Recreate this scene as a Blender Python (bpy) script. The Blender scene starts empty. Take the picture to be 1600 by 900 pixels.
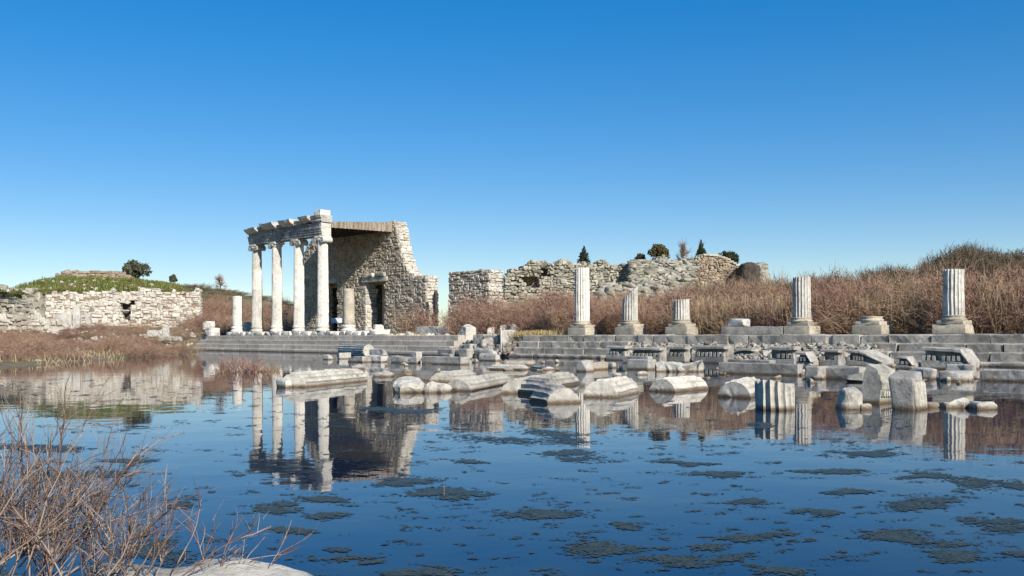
import bpy, math, random
import numpy as np
from mathutils import Matrix, Vector

R = math.radians
sc = bpy.context.scene
col = sc.collection

# ------------------------------------------------------------------ camera
FPX, CAMZ = 1500.0, 1.4                      # focal length in px of a 1600 px wide frame, eye height over the water
cam_d = bpy.data.cameras.new('camera')
cam_d.sensor_width = 36.0
cam_d.lens = 36.0 * FPX / 1600.0
cam_d.shift_y = 70.5 / 1600.0
cam_d.clip_start = 0.05
cam_d.clip_end = 6000
cam = bpy.data.objects.new('camera', cam_d)
col.objects.link(cam)
cam.location = (0, 0, CAMZ)
cam.rotation_euler = (R(90), R(0.23), 0)
sc.camera = cam

# ------------------------------------------------------------------ sky, sun, exposure
SUN_AZ, SUN_EL = 32.0, 30.0                  # degrees right of straight behind the camera; elevation
to_sun = Vector((math.sin(R(SUN_AZ)) * math.cos(R(SUN_EL)), -math.cos(R(SUN_AZ)) * math.cos(R(SUN_EL)), math.sin(R(SUN_EL))))
w = bpy.data.worlds.new('World')
sc.world = w
w.use_nodes = True
nt = w.node_tree
sky = nt.nodes.new('ShaderNodeTexSky')
sky.sky_type = 'NISHITA'
sky.sun_disc = False
sky.sun_elevation = R(SUN_EL)
sky.sun_rotation = R(180 - SUN_AZ)
sky.altitude = 0
sky.air_density = 0.85
sky.dust_density = 0.05
sky.ozone_density = 2.6
hs = nt.nodes.new('ShaderNodeHueSaturation')
hs.inputs['Hue'].default_value = 0.509
hs.inputs['Saturation'].default_value = 1.95
hs.inputs['Value'].default_value = 1.38
bg = nt.nodes['Background']
bg.inputs['Strength'].default_value = 0.15
gm = nt.nodes.new('ShaderNodeGamma')
gm.inputs['Gamma'].default_value = 0.6
nt.links.new(sky.outputs[0], gm.inputs['Color'])
nt.links.new(gm.outputs[0], hs.inputs['Color'])
nt.links.new(hs.outputs[0], bg.inputs['Color'])
sl = bpy.data.lights.new('sun', 'SUN')
sl.energy = 5.0
sl.angle = R(0.53)
sl.color = (1.0, 0.95, 0.88)
so = bpy.data.objects.new('sun', sl)
col.objects.link(so)
so.location = (20, -30, 40)
so.rotation_euler = to_sun.to_track_quat('Z', 'Y').to_euler()
vs = sc.view_settings
vs.view_transform = 'Standard'
vs.look = 'None'
vs.exposure = 0.3
vs.gamma = 1.0
vs.use_curve_mapping = False
sc.cycles.max_bounces = 6
sc.cycles.caustics_reflective = False
sc.cycles.caustics_refractive = False

# ------------------------------------------------------------------ helpers
RNG = np.random.default_rng(7)


def _hash(i, j, k, s):
    n = (i * 374761393 + j * 668265263 + k * 1274126177 + s * 974711) & 0xffffffff
    n = ((n ^ (n >> 13)) * 1274126177) & 0xffffffff
    n = (n ^ (n >> 16)) & 0xffffffff
    n = (n * 2246822519) & 0xffffffff
    return ((n ^ (n >> 15)) & 0xffffff) / float(0xffffff)


def vnoise(P, seed=0):
    P = np.asarray(P, float)
    I = np.floor(P).astype(np.int64)
    f = P - I
    f = f * f * (3 - 2 * f)
    out = 0
    for dx in (0, 1):
        for dy in (0, 1):
            for dz in (0, 1):
                wgt = (f[:, 0] if dx else 1 - f[:, 0]) * (f[:, 1] if dy else 1 - f[:, 1]) * (f[:, 2] if dz else 1 - f[:, 2])
                out = out + wgt * _hash(I[:, 0] + dx, I[:, 1] + dy, I[:, 2] + dz, seed)
    return out


def vnoise3(P, seed=0):
    return np.stack([vnoise(P, seed), vnoise(P + 17.3, seed + 1), vnoise(P - 9.1, seed + 2)], 1) * 2 - 1


def make_mesh(name, V, F, smooth=False):
    me = bpy.data.meshes.new(name)
    V = np.asarray(V, np.float32)
    if isinstance(F, np.ndarray):
        n, k = F.shape
        me.vertices.add(len(V))
        me.vertices.foreach_set('co', V.ravel())
        me.loops.add(n * k)
        me.loops.foreach_set('vertex_index', F.astype(np.int32).ravel())
        me.polygons.add(n)
        me.polygons.foreach_set('loop_start', np.arange(0, n * k, k, dtype=np.int32))
        me.update(calc_edges=True)
    else:
        me.from_pydata(V.tolist(), [], F)
        me.update()
    me.polygons.foreach_set('use_smooth', np.full(len(me.polygons), smooth, bool))
    return me


def link(name, me, mat, parent=None, loc=None, rz=0.0, rot=None):
    if mat is not None and len(me.materials) == 0:
        me.materials.append(mat)
    o = bpy.data.objects.new(name, me)
    col.objects.link(o)
    if parent is not None:
        o.parent = parent
    if loc is not None:
        o.location = loc
    o.rotation_euler = rot if rot is not None else (0, 0, rz)
    return o


def thing(name, label, cat, loc=(0, 0, 0), rz=0.0, group=None, rot=None):
    o = bpy.data.objects.new(name, None)
    o.empty_display_size = 0.3
    col.objects.link(o)
    o.location = loc
    o.rotation_euler = rot if rot is not None else (0, 0, rz)
    tag(o, label, cat, group)
    return o


def tag(o, label=None, cat=None, group=None, kind=None):
    if label:
        o['label'] = label
    if cat:
        o['category'] = cat
    if group:
        o['group'] = group
    if kind:
        o['kind'] = kind
    return o


class MB:
    """collects vertices and quads"""
    def __init__(self):
        self.V, self.F, self.n = [], [], 0

    def add(self, V, F):
        self.V.append(np.asarray(V, float))
        self.F.append(np.asarray(F, np.int64) + self.n)
        self.n += len(V)

    def box(self, x0, x1, y0, y1, z0, z1):
        V = [(x, y, z) for x in (x0, x1) for y in (y0, y1) for z in (z0, z1)]
        F = [(0, 1, 3, 2), (4, 6, 7, 5), (0, 4, 5, 1), (2, 3, 7, 6), (0, 2, 6, 4), (1, 5, 7, 3)]
        self.add(V, F)

    def mesh(self, name, smooth=False):
        return make_mesh(name, np.concatenate(self.V), np.concatenate(self.F), smooth)


# ---- a weathered block: rounded box with lumpy faces and chipped edges
_topo = {}


def _box_topo(nx, ny, nz):
    key = (nx, ny, nz)
    if key in _topo:
        return _topo[key]
    idx, F = {}, []

    def vid(i, j, k):
        return idx.setdefault((i, j, k), len(idx))
    for (A, B, C, f) in ((nx, ny, nz, lambda a, b, c: (a, b, c)), (ny, nz, nx, lambda a, b, c: (c, a, b)), (nz, nx, ny, lambda a, b, c: (b, c, a))):
        for c in (0, C - 1):
            for a in range(A - 1):
                for b in range(B - 1):
                    q = [f(a, b, c), f(a + 1, b, c), f(a + 1, b + 1, c), f(a, b + 1, c)]
                    if c == 0:
                        q.reverse()
                    F.append([vid(*t) for t in q])
    ids = np.array(sorted(idx, key=idx.get))
    _topo[key] = (ids, np.array(F))
    return _topo[key]


def _lines(h, r, step):
    k = max(1, int(round((2 * h - 2 * r) / step)))
    return np.concatenate([[-h, -h + 0.45 * r], np.linspace(-h + r, h - r, k + 1), [h - 0.45 * r, h]])


def rough_box(l, wd, h, r=0.04, amp=0.02, freq=2.0, seed=0, chip=0.0, step=0.35, rx=None):
    """centred in x and y, z from 0 to h"""
    r = min(r, 0.3 * min(l, wd, h))
    rv = np.array([rx or r, r, r])
    ax = [_lines(l / 2, rv[0], step), _lines(wd / 2, r, step), _lines(h / 2, r, step)]
    ids, F = _box_topo(len(ax[0]), len(ax[1]), len(ax[2]))
    P = np.stack([ax[i][ids[:, i]] for i in range(3)], 1)
    half = np.array([l, wd, h]) / 2
    q = np.clip(P, -(half - rv), half - rv)
    d = P - q
    n = np.linalg.norm(d / rv, axis=1, keepdims=True)
    P = np.where(n > 1e-4, q + d / np.maximum(n, 1e-4), P)
    out = P.copy()
    out += amp * vnoise3(P * freq + seed * 3.7, seed)
    out += amp * 0.5 * vnoise3(P * freq * 3.1 + seed, seed + 5)
    if chip > 0:
        m = np.clip((vnoise(P * 1.3 / max(0.3, h) + seed * 1.9, seed + 9) - 0.55) * 3.0, 0, 1)
        edge = np.clip((np.abs(P / half).sum(1) - 1.5) / 1.0, 0, 1)
        out -= (P / np.maximum(np.linalg.norm(P, axis=1, keepdims=True), 1e-5)) * (m * edge * chip)[:, None]
    out[:, 2] += h / 2
    return out, F


def fluted(r0, r1, L, flutes=20, depth=0.09, rings=14, seed=0, amp=0.012, top=None, bot=None, sub=6, wear=0.4, endwear=0.0):
    """a fluted shaft or drum standing on z = 0; top(x, y) and bot(x, y) shift the ends"""
    N = flutes * sub
    th = np.arange(N) / N * 2 * math.pi
    ph = (np.arange(N) % sub) / sub
    prof = 1 - depth * np.sin(ph * math.pi) ** 0.6
    V = []
    zs = np.linspace(0, 1, rings)
    for t in zs:
        rr = (r0 + (r1 - r0) * t)
        x, y = rr * prof * np.cos(th), rr * prof * np.sin(th)
        z = np.full(N, t * L)
        V.append(np.stack([x, y, z], 1))
    V = np.concatenate(V)
    # worn patches where the flutes are lost
    ang = np.stack([np.cos(np.tile(th, rings)) * 1.3, np.sin(np.tile(th, rings)) * 1.3, V[:, 2] * 1.1], 1)
    m = np.clip((vnoise(ang + seed * 2.3, seed) - 0.62) * 4, 0, 1) * wear
    if endwear:
        e_ = np.minimum(V[:, 2], L - V[:, 2])
        m = np.maximum(m, endwear * np.clip(1 - e_ / 0.10, 0, 1))
    rr = np.linalg.norm(V[:, :2], axis=1)
    tgt = (r0 + (r1 - r0) * V[:, 2] / L) * (1 - depth * 0.9)
    sc_ = (rr * (1 - m) + tgt * m) / rr
    V[:, :2] *= sc_[:, None]
    V += amp * vnoise3(V * 2.5 + seed, seed + 3) + amp * 0.5 * vnoise3(V * 7 + seed, seed + 4)
    if top is not None:
        t = V[:, 2] / L
        V[:, 2] += top(V[:, 0], V[:, 1]) * np.clip(t, 0, 1) ** 2
    if bot is not None:
        t = 1 - np.clip(V[:, 2] / L, 0, 1)
        V[:, 2] += bot(V[:, 0], V[:, 1]) * t ** 2
    i = np.arange(N)
    j = (i + 1) % N
    F = [np.stack([k * N + i, k * N + j, (k + 1) * N + j, (k + 1) * N + i], 1) for k in range(rings - 1)]
    # end caps: one inner ring and a centre
    base = len(V)
    extra = []
    for (k, s) in ((rings - 1, 1), (0, -1)):
        ring = V[k * N:(k + 1) * N]
        c = ring.mean(0)
        inner = c + (ring - c) * 0.55
        inner[:, 2] += 0.02 * (vnoise(ring * 5 + seed, seed) - 0.5) * 2
        b0 = base + sum(len(e) for e in extra)
        extra.append(np.concatenate([inner, c[None]]))
        cc = np.full(N, b0 + N)
        a = k * N + i
        b = k * N + j
        if s > 0:
            F.append(np.stack([a, b, b0 + j, b0 + i], 1))
            F.append(np.stack([b0 + i, b0 + j, cc, cc], 1)[:, :3])
        else:
            F.append(np.stack([b, a, b0 + i, b0 + j], 1))
            F.append(np.stack([b0 + j, b0 + i, cc, cc], 1)[:, :3])
    V = np.concatenate([V] + extra)
    faces = []
    for f in F:
        faces += f.tolist()
    return V, faces


def lathe(prof, N=32, seed=0, amp=0.006):
    """prof: (r, z) from bottom to top, closed at both ends"""
    th = np.arange(N) / N * 2 * math.pi
    V = np.concatenate([np.stack([r * np.cos(th), r * np.sin(th), np.full(N, z)], 1) for r, z in prof])
    V += amp * vnoise3(V * 4 + seed, seed)
    i = np.arange(N)
    j = (i + 1) % N
    F = []
    for k in range(len(prof) - 1):
        F += np.stack([k * N + i, k * N + j, (k + 1) * N + j, (k + 1) * N + i], 1).tolist()
    F.append(list(range(N))[::-1])
    F.append(list(range((len(prof) - 1) * N, len(prof) * N)))
    return V, F


def extrude(prof, x0, x1, nseg=1, amp=0.0, seed=0, freq=1.5):
    """prof: closed (y, z) loop, counter-clockwise seen from +x; run along x"""
    P = np.array(prof, float)
    n = len(P)
    xs = np.linspace(x0, x1, nseg + 1)
    V = np.concatenate([np.column_stack([np.full(n, x), P]) for x in xs])
    if amp:
        V = V + amp * vnoise3(V * freq + seed, seed)
    i = np.arange(n)
    j = (i + 1) % n
    F = []
    for k in range(nseg):
        F += np.stack([k * n + i, k * n + j, (k + 1) * n + j, (k + 1) * n + i], 1).tolist()
    F.append(list(range(n))[::-1])
    F.append(list(range(nseg * n, (nseg + 1) * n)))
    return V, F


# ---- many thin strips along polylines (twigs, reeds, grass)
def ribbons(P, w0, w1, rng):
    """P: (M, K, 3) polylines -> flat tapering strips, each turned its own way"""
    M, K, _ = P.shape
    d = P[:, -1] - P[:, 0]
    rnd = rng.normal(size=(M, 3))
    side = np.cross(d, rnd)
    side /= np.maximum(np.linalg.norm(side, axis=1, keepdims=True), 1e-6)
    t = np.linspace(0, 1, K)
    wd = (w0[:, None] * (1 - t) + w1[:, None] * t) * 0.5
    A = P - side[:, None, :] * wd[:, :, None]
    B = P + side[:, None, :] * wd[:, :, None]
    V = np.stack([A, B], 2).reshape(-1, 3)
    base = (np.arange(M) * K * 2)[:, None] + (np.arange(K - 1) * 2)[None]
    F = np.stack([base, base + 1, base + 3, base + 2], 2).reshape(-1, 4)
    return V, F


def tubes(P, r0, r1, sides=4):
    M, K, _ = P.shape
    T = np.gradient(P, axis=1)
    T /= np.maximum(np.linalg.norm(T, axis=2, keepdims=True), 1e-6)
    ref = np.where(np.abs(T[..., 2:3]) > 0.9, np.array([1., 0, 0]), np.array([0, 0, 1.]))
    U = np.cross(T, ref)
    U /= np.maximum(np.linalg.norm(U, axis=2, keepdims=True), 1e-6)
    W = np.cross(T, U)
    t = np.linspace(0, 1, K)
    rad = r0[:, None] * (1 - t) + r1[:, None] * t
    V = []
    for s in range(sides):
        a = 2 * math.pi * s / sides
        V.append(P + (U * math.cos(a) + W * math.sin(a)) * rad[..., None])
    V = np.stack(V, 2).reshape(-1, 3)
    b = (np.arange(M) * K * sides)[:, None, None] + (np.arange(K - 1) * sides)[None, :, None]
    s = np.arange(sides)[None, None]
    s2 = (s + 1) % sides
    F = np.stack([b + s, b + s2, b + sides + s2, b + sides + s], 3).reshape(-1, 4)
    return V, F


def curve_lines(S, D, L, K, bend, rng):
    """start points, unit directions, lengths -> wandering polylines"""
    M = len(S)
    P = np.zeros((M, K, 3))
    P[:, 0] = S
    d = D.copy()
    for k in range(1, K):
        d = d + bend * rng.normal(size=(M, 3))
        d /= np.linalg.norm(d, axis=1, keepdims=True)
        P[:, k] = P[:, k - 1] + d * (L / (K - 1))[:, None]
    return P


def branch_off(P, n, lo, hi, Lr, up, spread, K, bend, rng):
    """n offshoots from random places along the polylines P"""
    M, KK, _ = P.shape
    m = rng.integers(0, M, n)
    t = rng.uniform(lo, hi, n) * (KK - 1)
    i = np.minimum(t.astype(int), KK - 2)
    f = (t - i)[:, None]
    S = P[m, i] * (1 - f) + P[m, i + 1] * f
    D = P[m, i + 1] - P[m, i]
    D /= np.maximum(np.linalg.norm(D, axis=1, keepdims=True), 1e-6)
    D = D + spread * rng.normal(size=(n, 3)) + np.array([0, 0, up])
    D /= np.linalg.norm(D, axis=1, keepdims=True)
    return curve_lines(S, D, rng.uniform(Lr[0], Lr[1], n), K, bend, rng)


def twig_shrub(rng, H, Rd, stems, twigs, wt=0.02, lean=0.35, fine=0):
    """a leafless bush: (V, F) round the origin"""
    a = rng.uniform(0, 2 * math.pi, stems)
    q = np.sqrt(rng.uniform(0, 1, stems)) * Rd * 0.45
    S = np.stack([q * np.cos(a), q * np.sin(a), np.full(stems, -0.1)], 1)
    D = np.stack([np.cos(a) * lean * q / (Rd * 0.45) * 1.4, np.sin(a) * lean * q / (Rd * 0.45) * 1.4, np.ones(stems)], 1)
    D += 0.16 * rng.normal(size=D.shape)
    D /= np.linalg.norm(D, axis=1, keepdims=True)
    P = curve_lines(S, D, H * rng.uniform(0.45, 0.92, stems), 4, 0.16, rng)
    V1, F1 = ribbons(P, np.full(stems, wt * 1.3), np.full(stems, wt * 0.5), rng)
    T = branch_off(P, twigs, 0.15, 0.98, (0.14 * H, 0.34 * H), 0.2, 0.7, 3, 0.3, rng)
    V2, F2 = ribbons(T, np.full(twigs, wt), np.full(twigs, wt * 0.4), rng)
    Vs, Fs = [V1, V2], [F1, F2 + len(V1)]
    if fine:
        T2 = branch_off(T, fine, 0.2, 1.0, (0.06 * H, 0.17 * H), 0.15, 0.8, 2, 0.2, rng)
        V3, F3 = ribbons(T2, np.full(fine, wt * 0.7), np.full(fine, wt * 0.3), rng)
        Fs.append(F3 + len(V1) + len(V2))
        Vs.append(V3)
    return np.concatenate(Vs), np.concatenate(Fs)


def dome_shrub(rng, H, Rd, n, wt=0.02):
    """a rounded tangle of short twigs with an uneven outline"""
    d = rng.normal(size=(n, 3))
    d[:, 2] = np.abs(d[:, 2])
    d /= np.linalg.norm(d, axis=1, keepdims=True)
    lump = 0.72 + 0.42 * vnoise(d * 2.6 + rng.uniform(0, 50), int(rng.integers(0, 999)))
    q = rng.uniform(0.25, 1.0, n) ** 0.5 * lump
    S = d * q[:, None] * np.array([Rd, Rd, H * 0.9])
    D = d * np.array([0.6, 0.6, 0.8]) + 0.75 * rng.normal(size=(n, 3)) + np.array([0, 0, 0.25])
    D /= np.linalg.norm(D, axis=1, keepdims=True)
    P = curve_lines(S, D, H * rng.uniform(0.05, 0.18, n), 2, 0.35, rng)
    return ribbons(P, np.full(n, wt), np.full(n, wt * 0.4), rng)


def scatter(variants, spots):
    """spots: (x, y, z, scale, zscale, rot) -> one mesh"""
    Vs, Fs, n = [], [], 0
    for (x, y, z, s, sz, r, vi) in spots:
        V, F = variants[vi % len(variants)]
        c, sn = math.cos(r) * s, math.sin(r) * s
        W = np.stack([V[:, 0] * c - V[:, 1] * sn + x, V[:, 0] * sn + V[:, 1] * c + y, V[:, 2] * sz + z], 1)
        Vs.append(W)
        Fs.append(F + n)
        n += len(W)
    return np.concatenate(Vs), np.concatenate(Fs)


# ---- picture geometry used to take sizes and places off the photograph
def hor(px):
    return 520.5 - 0.004 * (px - 800)


def wat(px, py):
    """the point of the water (z = 0) seen at a pixel of the 1600 px photograph"""
    Y = FPX * CAMZ / (py - hor(px))
    return (px - 800) / FPX * Y, Y


def zat(px, py, Y):
    return CAMZ - (py - hor(px)) * Y / FPX


def ab(a, b, z=0.0):
    """the colonnade's own axes: a along it towards the right, b inland"""
    q = math.sqrt(0.5)
    return (30 + q * (a + b), 30 + q * (b - a), z)


def a_at(px, b):
    k = (px - 800) / FPX
    Y = (60 + math.sqrt(2) * b) / (1 + k)
    return (k * Y - Y) / math.sqrt(2)


RZ = R(-45)

# ------------------------------------------------------------------ materials
def mat_base(name):
    m = bpy.data.materials.new(name)
    m.use_nodes = True
    n = m.node_tree
    b = n.nodes['Principled BSDF']
    return m, n, b


def N(n, t, **kw):
    x = n.nodes.new(t)
    for k, v in kw.items():
        if k in x.inputs.keys():
            x.inputs[k].default_value = v
        else:
            setattr(x, k, v)
    return x


def ramp(n, pts):
    r = n.nodes.new('ShaderNodeValToRGB')
    e = r.color_ramp.elements
    while len(e) < len(pts):
        e.new(0.5)
    for q, (p, c) in zip(e, pts):
        q.position = p
        q.color = (c[0], c[1], c[2], 1)
    return r


def mixc(n, fac, a, b, mode='MIX'):
    x = n.nodes.new('ShaderNodeMix')
    x.data_type = 'RGBA'
    x.blend_type = mode
    for sock, v in ((0, fac), (6, a), (7, b)):
        if hasattr(v, 'is_linked') or hasattr(v, 'links'):
            n.links.new(v, x.inputs[sock])
        elif sock == 0:
            x.inputs[0].default_value = v
        else:
            x.inputs[sock].default_value = (v[0], v[1], v[2], 1)
    return x.outputs[2]


def mat_stone(name, light, mid, dark, scale=1.4, bump=0.35, lichen=None, wet=True, island=0.0, rough=0.9):
    """weathered stone: blotches, dark pits, per-block tone; a brown tide mark where the water stands"""
    m, n, b = mat_base(name)
    L = n.links
    tc = N(n, 'ShaderNodeTexCoord')
    oi = N(n, 'ShaderNodeObjectInfo')
    add = N(n, 'ShaderNodeVectorMath', operation='MULTIPLY_ADD')
    L.new(oi.outputs['Random'], add.inputs[0])
    add.inputs[1].default_value = (37, 53, 29)
    L.new(tc.outputs['Object'], add.inputs[2])
    n1 = N(n, 'ShaderNodeTexNoise', Scale=scale, Detail=9.0, Roughness=0.65)
    n2 = N(n, 'ShaderNodeTexNoise', Scale=scale * 5.5, Detail=6.0, Roughness=0.7)
    n3 = N(n, 'ShaderNodeTexNoise', Scale=scale * 22, Detail=4.0, Roughness=0.6)
    for q in (n1, n2, n3):
        L.new(add.outputs[0], q.inputs['Vector'])
    r1 = ramp(n, [(0.30, dark), (0.47, mid), (0.62, light)])
    L.new(n1.outputs[0], r1.inputs[0])
    r2 = ramp(n, [(0.30, (0.45, 0.43, 0.40)), (0.5, (0.92, 0.92, 0.92)), (0.7, (1.1, 1.09, 1.06))])
    L.new(n2.outputs[0], r2.inputs[0])
    c = mixc(n, 0.75, r1.outputs[0], r2.outputs[0], 'MULTIPLY')
    if lichen:
        r4 = ramp(n, [(0.56, (0, 0, 0)), (0.68, (1, 1, 1))])
        n4 = N(n, 'ShaderNodeTexNoise', Scale=scale * 2.3, Detail=7.0, Roughness=0.7)
        sh = N(n, 'ShaderNodeVectorMath', operation='ADD')
        sh.inputs[1].default_value = (11.3, 4.1, 7.7)
        L.new(add.outputs[0], sh.inputs[0])
        L.new(sh.outputs[0], n4.inputs['Vector'])
        L.new(n4.outputs[0], r4.inputs[0])
        c = mixc(n, r4.outputs[0], c, lichen)
    # tone of the single block
    mr = N(n, 'ShaderNodeMapRange')
    mr.inputs['To Min'].default_value = 0.80
    mr.inputs['To Max'].default_value = 1.08
    L.new(oi.outputs['Random'], mr.inputs['Value'])
    hv = N(n, 'ShaderNodeHueSaturation')
    L.new(mr.outputs[0], hv.inputs['Value'])
    L.new(c, hv.inputs['Color'])
    c = hv.outputs[0]
    if island:
        g = N(n, 'ShaderNodeNewGeometry')
        ri = ramp(n, [(0.0, (1 - island, 1 - island * 1.06, 1 - island * 1.15)), (0.35, (0.95, 0.93, 0.9)), (0.7, (1.0, 1.0, 1.0)), (1.0, (1 + island * 0.5, 1 + island * 0.45, 1 + island * 0.35))])
        L.new(g.outputs['Random Per Island'], ri.inputs[0])
        c = mixc(n, 1.0, c, ri.outputs[0], 'MULTIPLY')
    if wet:
        g2 = N(n, 'ShaderNodeNewGeometry')
        sx = N(n, 'ShaderNodeSeparateXYZ')
        L.new(g2.outputs['Position'], sx.inputs[0])
        ad = N(n, 'ShaderNodeMath', operation='MULTIPLY_ADD')
        L.new(n2.outputs[0], ad.inputs[0])
        ad.inputs[1].default_value = -0.16
        L.new(sx.outputs[2], ad.inputs[2])
        rw = N(n, 'ShaderNodeMapRange')
        rw.inputs['From Min'].default_value = 0.015
        rw.inputs['From Max'].default_value = -0.06
        L.new(ad.outputs[0], rw.inputs['Value'])
        c = mixc(n, rw.outputs[0], c, (0.15, 0.10, 0.05))
        rr = N(n, 'ShaderNodeMapRange')
        rr.inputs['To Min'].default_value = rough
        rr.inputs['To Max'].default_value = 0.45
        L.new(rw.outputs[0], rr.inputs['Value'])
        L.new(rr.outputs[0], b.inputs['Roughness'])
    else:
        b.inputs['Roughness'].default_value = rough
    L.new(c, b.inputs['Base Color'])
    b.inputs['Specular IOR Level'].default_value = 0.25
    s = N(n, 'ShaderNodeMath', operation='MULTIPLY_ADD')
    L.new(n3.outputs[0], s.inputs[0])
    s.inputs[1].default_value = 0.35
    L.new(n2.outputs[0], s.inputs[2])
    bp = N(n, 'ShaderNodeBump', Strength=bump, Distance=0.06)
    L.new(s.outputs[0], bp.inputs['Height'])
    L.new(bp.outputs[0], b.inputs['Normal'])
    return m


def mat_island(name, cols, rough=0.85, noise=0.0, scale=1.0, transl=0.0, patch=None, pscale=0.1):
    """each strip, leaf or stone takes a colour of its own; patch tints whole areas"""
    m, n, b = mat_base(name)
    L = n.links
    g = N(n, 'ShaderNodeNewGeometry')
    k = len(cols)
    r = ramp(n, [(i / (k - 1), c) for i, c in enumerate(cols)])
    L.new(g.outputs['Random Per Island'], r.inputs[0])
    c = r.outputs[0]
    if patch:
        nz = N(n, 'ShaderNodeTexNoise', Scale=pscale, Detail=4.0)
        L.new(g.outputs['Position'], nz.inputs['Vector'])
        rp = ramp(n, [(0.42, (0, 0, 0)), (0.60, (1, 1, 1))])
        L.new(nz.outputs[0], rp.inputs[0])
        mm = N(n, 'ShaderNodeMath', operation='MULTIPLY')
        L.new(rp.outputs[0], mm.inputs[0])
        mm.inputs[1].default_value = 0.8
        c = mixc(n, mm.outputs[0], c, patch)
    L.new(c, b.inputs['Base Color'])
    b.inputs['Roughness'].default_value = rough
    b.inputs['Specular IOR Level'].default_value = 0.15
    return m


def mat_ground():
    m, n, b = mat_base('earth')
    L = n.links
    g = N(n, 'ShaderNodeNewGeometry')
    n1 = N(n, 'ShaderNodeTexNoise', Scale=0.12, Detail=8.0, Roughness=0.6)
    n2 = N(n, 'ShaderNodeTexNoise', Scale=1.7, Detail=8.0, Roughness=0.7)
    n3 = N(n, 'ShaderNodeTexNoise', Scale=14.0, Detail=6.0, Roughness=0.7)
    for q in (n1, n2, n3):
        L.new(g.outputs['Position'], q.inputs['Vector'])
    r1 = ramp(n, [(0.36, (0.12, 0.13, 0.055)), (0.5, (0.23, 0.19, 0.11)), (0.64, (0.30, 0.225, 0.14))])
    L.new(n1.outputs[0], r1.inputs[0])
    r2 = ramp(n, [(0.3, (0.5, 0.45, 0.4)), (0.55, (1, 1, 1)), (0.72, (1.5, 1.4, 1.25))])
    L.new(n2.outputs[0], r2.inputs[0])
    c = mixc(n, 0.8, r1.outputs[0], r2.outputs[0], 'MULTIPLY')
    L.new(c, b.inputs['Base Color'])
    b.inputs['Roughness'].default_value = 0.95
    b.inputs['Specular IOR Level'].default_value = 0.1
    bp = N(n, 'ShaderNodeBump', Strength=0.6, Distance=0.15)
    s = N(n, 'ShaderNodeMath', operation='ADD')
    L.new(n2.outputs[0], s.inputs[0])
    L.new(n3.outputs[0], s.inputs[1])
    L.new(s.outputs[0], bp.inputs['Height'])
    L.new(bp.outputs[0], b.inputs['Normal'])
    return m


def mat_water():
    m, n, b = mat_base('still_water')
    L = n.links
    g = N(n, 'ShaderNodeNewGeometry')
    n0 = N(n, 'ShaderNodeTexNoise', Scale=0.35, Detail=5.0, Roughness=0.6)
    L.new(g.outputs['Position'], n0.inputs['Vector'])
    rc = ramp(n, [(0.40, (0.005, 0.016, 0.045)), (0.56, (0.018, 0.027, 0.040)), (0.70, (0.060, 0.056, 0.038))])
    L.new(n0.outputs[0], rc.inputs[0])
    L.new(rc.outputs[0], b.inputs['Base Color'])
    b.inputs['Roughness'].default_value = 0.012
    b.inputs['IOR'].default_value = 1.36
    n1 = N(n, 'ShaderNodeTexNoise', Scale=0.9, Detail=3.0, Roughness=0.5)
    n2 = N(n, 'ShaderNodeTexNoise', Scale=5.0, Detail=3.0, Roughness=0.5)
    for q in (n1, n2):
        L.new(g.outputs['Position'], q.inputs['Vector'])
    s = N(n, 'ShaderNodeMath', operation='MULTIPLY_ADD')
    L.new(n2.outputs[0], s.inputs[0])
    s.inputs[1].default_value = 0.10
    L.new(n1.outputs[0], s.inputs[2])
    bp = N(n, 'ShaderNodeBump', Strength=1.0, Distance=0.0045)
    L.new(s.outputs[0], bp.inputs['Height'])
    L.new(bp.outputs[0], b.inputs['Normal'])
    return m


M_MARBLE = mat_stone('weathered_marble', (0.66, 0.62, 0.53), (0.55, 0.51, 0.44), (0.31, 0.29, 0.26), lichen=None)
M_DRUM = mat_stone('pale_marble', (0.66, 0.61, 0.51), (0.55, 0.505, 0.415), (0.30, 0.27, 0.22), scale=1.8, bump=0.45)
M_COLUMN = mat_stone('column_marble', (0.80, 0.75, 0.65), (0.72, 0.67, 0.57), (0.50, 0.46, 0.39), scale=1.1, bump=0.3)
M_GREY = mat_stone('grey_marble', (0.56, 0.515, 0.44), (0.43, 0.395, 0.335), (0.22, 0.20, 0.17), scale=1.6, bump=0.7)
M_STEP = mat_stone('step_stone', (0.56, 0.50, 0.41), (0.43, 0.385, 0.315), (0.20, 0.18, 0.15), scale=1.3, bump=0.55)
M_STEPL = mat_stone('smooth_step_stone', (0.60, 0.53, 0.44), (0.53, 0.465, 0.38), (0.38, 0.335, 0.27), scale=0.9, bump=0.2)
M_SHADE_MARBLE = mat_stone('shade_darkened_marble', (0.46, 0.44, 0.40), (0.27, 0.26, 0.245), (0.13, 0.125, 0.12), scale=1.6, bump=0.4, wet=False)  # shade on the entablature front put into a darker marble colour
M_RUBBLE_G = mat_stone('grey_rubble', (0.44, 0.40, 0.335), (0.34, 0.31, 0.26), (0.17, 0.155, 0.13), scale=2.0, bump=0.6, wet=True, island=0.45)
M_PED = mat_stone('tan_limestone', (0.58, 0.50, 0.37), (0.48, 0.42, 0.32), (0.33, 0.29, 0.23), scale=1.5, bump=0.35)
M_RUBBLE = mat_stone('rubble_stone', (0.66, 0.58, 0.46), (0.56, 0.49, 0.385), (0.34, 0.30, 0.24), scale=1.2, bump=0.6, wet=False, island=0.32)
M_RUBBLE_B = mat_stone('rubble_stone_pale', (0.76, 0.71, 0.61), (0.66, 0.60, 0.50), (0.38, 0.33, 0.27), scale=1.0, bump=0.6, wet=False, island=0.36)
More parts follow.
